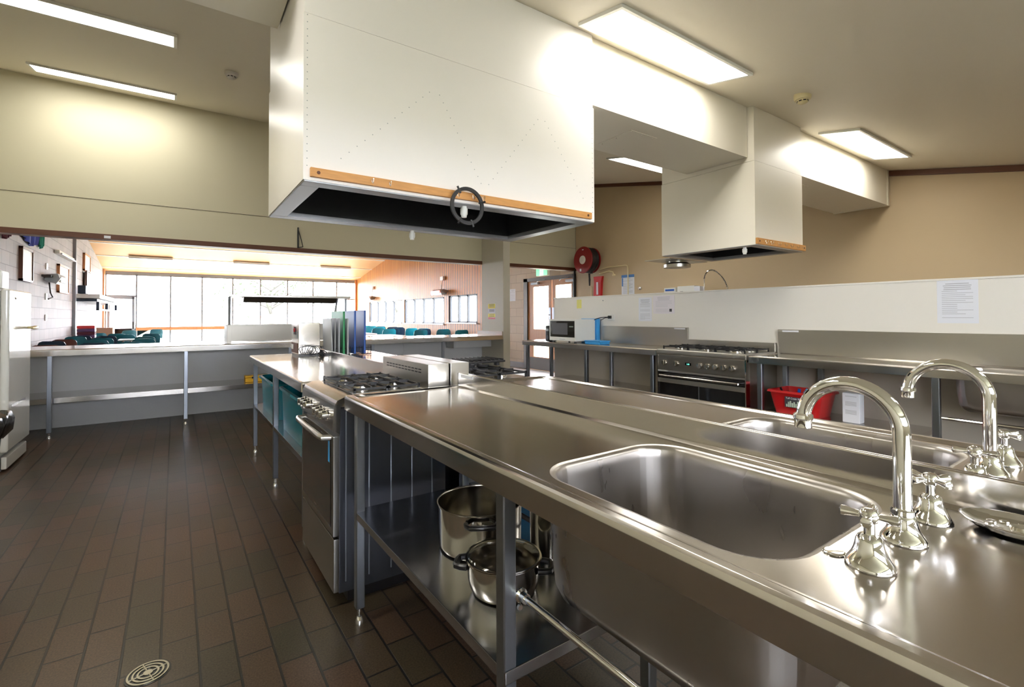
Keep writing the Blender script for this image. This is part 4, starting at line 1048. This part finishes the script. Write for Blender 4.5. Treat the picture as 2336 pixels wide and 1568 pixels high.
# smooth centre line
def cat(P, n):
    out = []
    for i in range(len(P)-1):
        p0, p1, p2, p3 = [Vector(P[max(0, min(len(P)-1, i+k))]) for k in (-1, 0, 1, 2)]
        for k in range(n):
            t_ = k/n; out.append(.5*((2*p1)+(-p0+p2)*t_+(2*p0-5*p1+4*p2-p3)*t_*t_+(-p0+3*p1-3*p2+p3)*t_**3))
    out.append(Vector(P[-1])); return out
cl = cat(ctr, 24)
MB().tube(cl, .006, 8).done('hose', blackplastic, t)
sp2 = []
for i, p in enumerate(cl):
    d_ = (cl[min(i+1, len(cl)-1)]-cl[max(i-1, 0)]).normalized(); a = i*2*PI/7
    n1 = Vector((1, 0, 0)); n2 = d_.cross(n1); sp2.append(p+(n1*math.cos(a)+n2*math.sin(a))*.014)
MB().tube(sp2, .0025, 5).done('spring', chrome, t)
MB().tube([(6.45, 3.89, 1.63), (6.45, 3.885, 1.56), (6.45, 3.885, 1.45)], [.012, .02, .016], 12).done('spray_head', chrome, t)

# exit sign
t = thing('exit_sign', 'green and white running man exit sign above the double doors', 'exit sign', (6.52, 8.20, 2.16))
MB().box(6.50, 6.56, 8.00, 8.395, 2.085, 2.245, .006).done('case', whiteplastic, t)
MB().box(6.496, 6.500, 8.26, 8.39, 2.095, 2.235).box(6.496, 6.500, 8.01, 8.14, 2.095, 2.235).done('green_panel', exit_e, t)
MB().box(6.496, 6.500, 8.14, 8.26, 2.095, 2.235).done('white_panel', exit_w, t)
mn = MB(); cy_ = 8.20
mn.lathe([(.013, 0), (.013, -.003)], (6.496, cy_-.012, 2.213), 'x', 12)
for a, b in (((cy_, 2.195), (cy_+.012, 2.150)), ((cy_+.010, 2.152), (cy_-.022, 2.130)), ((cy_-.022, 2.130), (cy_-.022, 2.103)), ((cy_+.012, 2.150), (cy_+.036, 2.115)), ((cy_, 2.190), (cy_-.034, 2.172)), ((cy_, 2.192), (cy_+.034, 2.178))):
    mn.tube([(6.4945, a[0], a[1]), (6.4945, b[0], b[1])], .006, 6)
mn.done('running_figure', exit_e, t)
MB().box(6.56, XW, 8.18, 8.22, 2.20, 2.23).done('bracket', whiteplastic, t)

# black bracket on the header
t = thing('shelf_bracket', 'folding black metal bracket on the header above the servery', 'bracket', (1.43, 7.25, 2.19))
MB().box(1.408, 1.428, YH-.020, YH-.001, 2.19, 2.48, .002).tube([(1.420, YH-.02, 2.44), (1.45, YH-.06, 2.30), (1.465, YH-.09, 2.20)], .006, 6).tube([(1.465, YH-.09, 2.20), (1.418, YH-.01, 2.195)], .006, 6).done('arm', blackplastic, t)
o = MB().box(-.68, -.62, YH-.024, YH-.0215, 2.140, 2.172).done('sticker', paper); tag(o, 'tiny white label on the brown header trim', 'label')

# ------------------------------------------------------------------ fridge, bin, drain
t = thing('fridge', 'old white refrigerator at the left edge, with lever handle', 'fridge', (-1.42, 5.75, 0))
def rbox(b, x0, x1, y0, y1, z0, z1, r): b.box(x0, x1, y0, y1, z0, z1, r, 4)
b = MB(); rbox(b, -1.76, -1.13, 5.42, 6.13, .10, 1.44, .02); b.done('body', white_enamel, t)
MB().box(-1.72, -1.13, 5.46, 6.09, 0, .10).done('plinth', greyplastic, t)
b = MB(); rbox(b, -1.128, -1.075, 5.42, 6.13, .155, 1.455, .020); d = b.done('door', white_enamel, t)
MB().tube([(-1.075, 6.00, 1.135), (-1.03, 6.00, 1.135), (-1.015, 5.98, 1.135), (-1.012, 5.88, 1.135), (-1.02, 5.82, 1.135)], [.012, .012, .016, .017, .010], 12).done('handle', brassy, d)
MB().lathe([(.012, 0), (.010, .006)], (-1.075, 5.60, 1.385), 'x', 16).done('lock', chrome, d)
MB().box(-1.0755, -1.072, 5.50, 5.95, .50, .525, .001).done('badge_strip', chrome, d)
MB().box(-1.12, -1.085, 5.45, 6.08, .02, .12, .01).done('kick_strip', white_enamel, t)
o = MB().box(-1.55, -1.12, 5.43, 5.62, 1.456, 1.60, .01).done('white_box', whiteplastic); tag(o, 'plain white box on top of the fridge', 'box')
bx, by = -.98, 3.72
t = thing('rubbish_bin', 'dark teal bin lined with a black bag at the left edge', 'bin', (bx, by, 0))
ths = [2*PI*k/48 for k in range(48)]
def rr_(hx, hy, z, r): return [(p[0], p[1], z) for p in ringpts((bx, by), ths, (bx, by), (hx, hy), r)]
MB().loft([rr_(.15, .15, .0, .05), rr_(.20, .19, .66, .06), rr_(.212, .20, .665, .06), rr_(.212, .20, .68, .06)], True, True).done('bin_body', tealbin, t)
bg_ = MB(); rnd = random.Random(4); LL = []
for i, (e, z) in enumerate(((.0, .56), (.020, .60), (.028, .645), (.022, .69), (.0, .70), (-.03, .68), (-.05, .60))):
    LL.append([(p[0]+rnd.uniform(-.006, .006), p[1]+rnd.uniform(-.006, .006), z+rnd.uniform(-.012, .012)) for p in rr_(.206+e, .195+e, z, .06)])
bg_.loft(LL, False, True); bg_.done('bin_bag', blackbag, t, ang=60)
t = thing('floor_drain', 'round slotted metal floor drain in the tiled aisle', 'drain', (-.067, 2.10, 0))
MB().lathe([(.066, .0002), (.066, .0015)], (-.067, 2.10, 0), seg=48).done('dark_surround', blackplastic, t)
g = MB()
for r0, r1 in ((.060, .054), (.046, .040), (.032, .026), (.014, .0)):
    if r1: 
        g.lathe([(r1, .0015), (r0, .0015), (r0, .0042), (r1, .0042), (r1, .0015)], (-.067, 2.10, 0), seg=48, cap0=False, cap1=False)
    else: g.lathe([(r0, .0015), (r0, .0042)], (-.067, 2.10, 0), seg=24)
for k in range(8):
    a = k*PI/4+.3
    if k % 2 == 0: g.tube([(-.067+.012*math.cos(a), 2.10+.012*math.sin(a), .0028), (-.067+.056*math.cos(a), 2.10+.056*math.sin(a), .0028)], .0025, 6)
g.done('grate', mat('drain_brass', (.45, .42, .33), .35, .9), t)

# ------------------------------------------------------------------ hall: left wall fittings
def picture(lab, y0, y1, z0, z1, fm, x=XL, th=.05):
    t = thing('framed_picture', lab, 'picture', (x, (y0+y1)/2, z0), 'framed notices on the hall block wall')
    f = MB(); w = .035
    f.box(x, x+th, y0, y1, z0, z0+w).box(x, x+th, y0, y1, z1-w, z1).box(x, x+th, y0, y0+w, z0, z1).box(x, x+th, y1-w, y1, z0, z1)
    f.done('frame', fm, t); MB().box(x, x+th*.7, y0+w, y1-w, z0+w, z1-w).done('print', whiteplastic, t)
picture('black framed white notice on the hall block wall', 10.70, 11.42, 1.81, 2.36, browntrim)
picture('brown framed cream notice further along the hall wall', 13.70, 14.82, 1.745, 2.345, orangewood)
picture('orange timber notice board high at the end of the hall wall', 17.12, 18.2, 2.48, 2.95, orangewood)
t = thing('wall_heater', 'grey infrared wall heater between the framed notices', 'heater', (-1.95, 13.0, 1.95))
MB().prism([(-2.03, 1.93), (-1.86, 1.86), (-1.80, 1.96), (-1.84, 2.06), (-2.0, 2.04)], 'y', 12.5, 13.3).done('body', greyplastic, t)
MB().box(-1.83, -1.80, 12.6, 13.2, 1.90, 2.0).done('reflector', whiteplastic, t); MB().box(XL, -1.9, 12.3, 12.6, 1.98, 2.02).done('arm', bronze, t)
MB().tube([(-2.0, 12.8, 1.9), (-1.98, 12.8, 1.7), (-1.98, 13.0, 1.62), (-2.01, 12.8, 1.58)], .014, 6).done('cable', bronze, t)
t = thing('tube_light', 'white fluorescent batten mounted on the hall block wall', 'light', (XL, 14.3, 2.55))
MB().box(XL, -1.95, 13.44, 15.25, 2.53, 2.61, .01).done('fitting', whiteplastic, t); MB().tube([(-1.93, 13.5, 2.54), (-1.93, 15.2, 2.54)], .018, 8).done('tube', tabletop_m, t)
for k, (y, z, lab) in enumerate(((12.68, 2.20, 'small white wall plate above the grey wall heater'), (12.66, 1.62, 'white outlet plate just below the grey wall heater'), (12.66, 1.22, 'lowest white outlet plate under the grey wall heater'))):
    o = MB().box(XL, -2.01, y-.06, y+.06, z-.06, z+.06, .004).done('wall_plate', whiteplastic); tag(o, lab, 'outlet', 'white plates on the hall wall')
o = MB().box(XL, -1.97, 15.62, 15.72, 0, 3.8).done('downpipe', alu); tag(o, 'vertical grey downpipe on the hall block wall', 'pipe')
# hanging cloths
def cloth(lab, y0, y1, z0, z1, m, drop):
    t = MB(); n = 12; L = []
    for j, z in enumerate((z1, (z0+z1)/2, z0)):
        l = []
        for k in range(n+1):
            f = k/n; zz = z+(drop(f) if j == 2 else 0); l.append((-1.99+.025*math.sin(k*1.7), y0+(y1-y0)*f*(1-.1*j*(0 if j < 2 else 1)), zz))
        for k in range(n, -1, -1):
            f = k/n; zz = z+(drop(f) if j == 2 else 0); l.append((-1.998+.025*math.sin(k*1.7), y0+(y1-y0)*f*(1-.1*j*(0 if j < 2 else 1)), zz))
        L.append(l)
    o = t.loft(L, True, True).done('hanging_cloth', m); tag(o, lab, 'flag', 'cloths hanging on the hall wall')
cloth('blue cloth hanging high on the hall block wall', 10.75, 11.85, 2.42, 3.1, clothblue, lambda f: .16*abs(f-.6))
cloth('green cloth hanging beside the blue one', 11.90, 12.16, 2.46, 3.1, clothgreen, lambda f: .12*abs(f-.5))
cloth('dark maroon pennant at the left end of the hall wall', 9.66, 10.03, 2.34, 3.0, maroon, lambda f: .10*abs(f-.3))
# tv shelf
t = thing('wall_shelf', 'white wall shelf on dark brackets near the far windows', 'shelf', (-1.8, 18.3, 1.6))
MB().box(XL, -1.55, 15.9, 21.0, 1.70, 1.80).done('board', whiteplastic, t)
MB().box(XL, -1.60, 15.9, 21.0, 1.62, 1.68).done('rail', chairnavy, t)
for y in (16.3, 18.3, 20.9): MB().box(-1.66, -1.60, y, y+.12, 1.42, 1.66).done('bracket', chairnavy, t)
MB().box(-1.66, -1.60, 16.3, 21.0, 1.40, 1.44).done('lower_rail', chairnavy, t)
t = thing('projector_screen', 'white screen standing on the hall wall shelf', 'screen', (-1.95, 18.0, 1.81))
MB().box(-2.0, -1.96, 17.25, 18.9, 1.81, 2.45).done('panel', tabletop_m, t); MB().box(-1.97, -1.94, 17.15, 17.3, 1.81, 2.48).done('edge', browntrim, t)
o = MB().box(-1.98, -1.82, 15.95, 16.35, 1.81, 2.02, .02).done('loudspeaker', chairnavy); tag(o, 'small dark loudspeaker on the hall wall shelf', 'speaker')
# stacked cartons and folders
zc = 0
t = thing('carton', 'brown carton at the foot of the far hall wall', 'box', (-1.6, 18.0, 0))
MB().box(-1.90, -1.45, 17.8, 18.4, 0, .92, .01).done('box_body', cardboard, t)
for k, m in enumerate((purple, maroon, purple, redcover)):
    o = MB().box(-1.93, -1.60, 15.5, 15.8, .72+k*.075, .79+k*.075, .01).done('folder', m)
    tag(o, ('lowest', 'second lowest', 'second highest', 'topmost')[k]+' folder of the stack beside the hall wall', 'folder', 'stacked folders')
o = MB().box(-1.96, -1.58, 15.46, 15.84, 0, .71, .01).done('storage_box', maroon); tag(o, 'dark box carrying the stack of folders', 'box')

# heaters on the timber wall
for y, z, lab in ((13.2, 1.93, 'glowing pink wall heater on the timber wall near the servery'), (19.5, 1.95, 'small distant wall heater on the timber wall')):
    t = thing('wall_heater', lab, 'heater', (6.55, y, z), 'heaters on the timber wall')
    MB().prism([(6.66, z+.05), (6.50, z+.09), (6.40, z), (6.44, z-.08), (6.60, z-.05)], 'y', y-.35, y+.35).done('body', galv, t)
    MB().box(6.385, 6.40, y-.30, y+.30, z-.05, z+.05).done('element', heater_e, t)
    MB().box(6.62, XW, y-.08, y+.08, z-.03, z+.03).done('bracket', browntrim, t)
    o = MB().box(6.60, XW, y-.10, y+.10, z+.37, z+.49, .01).tube([(6.64, y, z+.37), (6.62, y+.03, z+.2), (6.60, y, z+.09)], .010, 6).done('switch_box', whiteplastic)
    tag(o, 'white isolator box above the '+('pink' if y < 15 else 'distant')+' wall heater', 'switch')
# hall ceiling battens lights
for x, lab in ((-1.22, 'leftmost thin ceiling batten light of the hall'), (1.67, 'middle thin ceiling batten light of the hall'), (4.60, 'rightmost thin ceiling batten light of the hall')):
    t = thing('batten_light', lab, 'light', (x+.6, 19.55, hz(19.55)), 'hall ceiling batten lights')
    MB().box(x, x+1.16, 19.49, 19.61, hz(19.55)-.07, hz(19.61)-.001, .01).done('fitting', whiteplastic, t)
    MB().box(x+.01, x+1.15, 19.51, 19.59, hz(19.55)-.085, hz(19.55)-.07).done('lens', galv, t)

# ------------------------------------------------------------------ hall tables
def hall_table(x, y, w, d, lab):
    t = thing('hall_table', lab, 'table', (x, y, 0), 'white topped hall tables')
    MB().box(x-w/2, x+w/2, y-d/2, y+d/2, .695, .725, .006).done('tabletop', tabletop_m, t)
    for sx in (-1, 1):
        for sy in (-1, 1): MB().tube([(x+sx*(w/2-.08), y+sy*(d/2-.06), .695), (x+sx*(w/2-.06), y+sy*(d/2-.05), 0)], .014, 8).done('leg', bronze, t)
for k, (x, y, w, d) in enumerate(((-1.35, 11.17, 1.1, .55), (-.45, 11.3, .6, .5), (-.88, 13.95, .3, .4), (.9, 11.4, 1.7, .7), (1.9, 14.2, 1.8, .7))):
    hall_table(x, y, w, d, ('table nearest the servery beside the block wall', 'small table nearest the servery, second from the block wall', 'middle table among the left chairs', 'bare table right behind the heated gantry', 'bare table far behind the heated gantry')[k])
for k, (x, y, w, d) in enumerate(((4.55, 12.3, .7, 1.2), (4.45, 14.4, .7, 1.4), (4.45, 17.0, .8, 1.6))):
    hall_table(x, y, w, d, ('nearest table beside the chairs by the timber wall', 'middle table beside the chairs by the timber wall', 'farthest table beside the chairs by the timber wall')[k])

# ------------------------------------------------------------------ hall chairs
def make_chair(m, nm):
    t = thing('plastic_chair', 'proto', 'chair', (0, 0, 0)); t.rotation_euler = (0, 0, 0)
    n = 13; L = []
    # backrest shell (faces +Y side seat)
    for z, wd, off, cv in ((.48, .17, .0, .02), (.55, .185, -.01, .035), (.66, .19, -.03, .045), (.75, .185, -.045, .045), (.79, .165, -.052, .04), (.80, .14, -.054, .035)):
        f = [(wd*(-1+2*k/(n-1)), off+cv*((-1+2*k/(n-1))**2), z-(.012 if abs(-1+2*k/(n-1)) > .95 else 0)) for k in range(n)]
        bk = [(p[0], p[1]-.010, p[2]) for p in reversed(f)]
        L.append(f+bk)
    MB().loft(L, True, True).done('backrest', m, t, world=False, ang=60)
    L = []
    for y, wd, z in ((-.0, .17, .455), (.05, .19, .44), (.20, .205, .435), (.36, .20, .445), (.41, .18, .435), (.425, .16, .425)):
        f = [(wd*(-1+2*k/(n-1)), y, z+.012*((-1+2*k/(n-1))**2)) for k in range(n)]; bk = [(p[0], p[1], p[2]-.010) for p in reversed(f)]
        L.append(f+bk)
    MB().loft(L, True, True).done('seat', m, t, world=False, ang=60)
    for sx in (-1, 1):
        MB().tube([(sx*.15, .33, .43), (sx*.19, .38, 0)], .011, 8).done('leg', chrome, t, world=False)
        MB().tube([(sx*.15, .06, .44), (sx*.19, -.02, 0)], .011, 8).done('leg', chrome, t, world=False)
    return t
protos = {}
def chair(x, y, kind, rz, lab, grp):
    m = {'t': chairteal, 'n': chairnavy, 'b': chairbrown, 'c': chairblue}[kind]
    if kind not in protos:
        protos[kind] = make_chair(m, kind); p = protos[kind]; p.location = (x, y, 0); p.rotation_euler = (0, 0, rz); p['label'] = lab; p['group'] = grp; return p
    return dup(protos[kind], (x, y, 0), rz, lab, grp)
LC = [(-1.62, 10.20, 'b'), (-1.80, 11.80, 'n'), (-1.74, 12.55, 'b'), (-1.79, 14.25, 't'), (-1.76, 14.74, 'n'), (-1.68, 16.90, 't'), (-1.10, 10.55, 'n'), (-1.20, 11.80, 't'),
      (-1.22, 12.95, 't'), (-1.27, 14.25, 'n'), (-.98, 15.05, 't'), (-1.22, 16.00, 't'), (-1.20, 19.75, 't'), (-.60, 10.56, 't'), (-.50, 11.95, 't'), (-.53, 13.20, 't'), (-.50, 15.65, 't'), (-.52, 20.8, 't')]
cols = {'b': 'brown', 'n': 'dark navy', 't': 'teal', 'c': 'bright teal'}
ordn = ['first', 'second', 'third', 'fourth', 'fifth', 'sixth', 'seventh', 'eighth', 'ninth', 'tenth', 'eleventh', 'twelfth', 'thirteenth', 'fourteenth', 'fifteenth', 'sixteenth', 'seventeenth', 'eighteenth', 'nineteenth', 'twentieth']
for k, (x, y, kd) in enumerate(LC):
    chair(x, y, kd, 0 if k not in (5, 12, 17) else .3, '%s plastic chair, %s from the left in the chairs by the block wall' % (cols[kd], ordn[k]), 'chairs on the block wall side of the hall')
RC = [(6.16, 18.2, 'c'), (6.18, 17.3, 'n'), (5.29, 15.0, 't'), (5.95, 16.7, 'c'), (6.15, 16.55, 'c'), (5.18, 13.75, 'c'), (6.2, 15.6, 'n'), (5.98, 15.0, 'n'), (5.50, 13.45, 'n'), (6.2, 14.9, 'c'),
      (6.05, 14.15, 'c'), (5.55, 12.35, 't'), (6.2, 13.85, 'n'), (5.98, 13.05, 'n'), (6.2, 12.9, 'c'), (5.92, 11.95, 'n'), (6.28, 12.42, 't'), (6.36, 12.28, 'n'), (6.3, 11.4, 'c'), (6.22, 11.15, 'n')]
# keep neighbours apart
placed = []
for k, (x, y, kd) in enumerate(RC):
    ok = False
    while not ok:
        ok = True
        for (a, b) in placed:
            if abs(a-x) < .45 and abs(b-y) < .52: ok = False; y += .12; break
    placed.append((x, y))
    cc = chair(x, y, kd, 0 if k % 4 else -.2, '%s plastic chair, %s from the left in the chairs by the timber wall' % (cols[kd], ordn[k]), 'chairs on the timber wall side of the hall')
    cc.scale = (1.08, 1.08, 1.06)
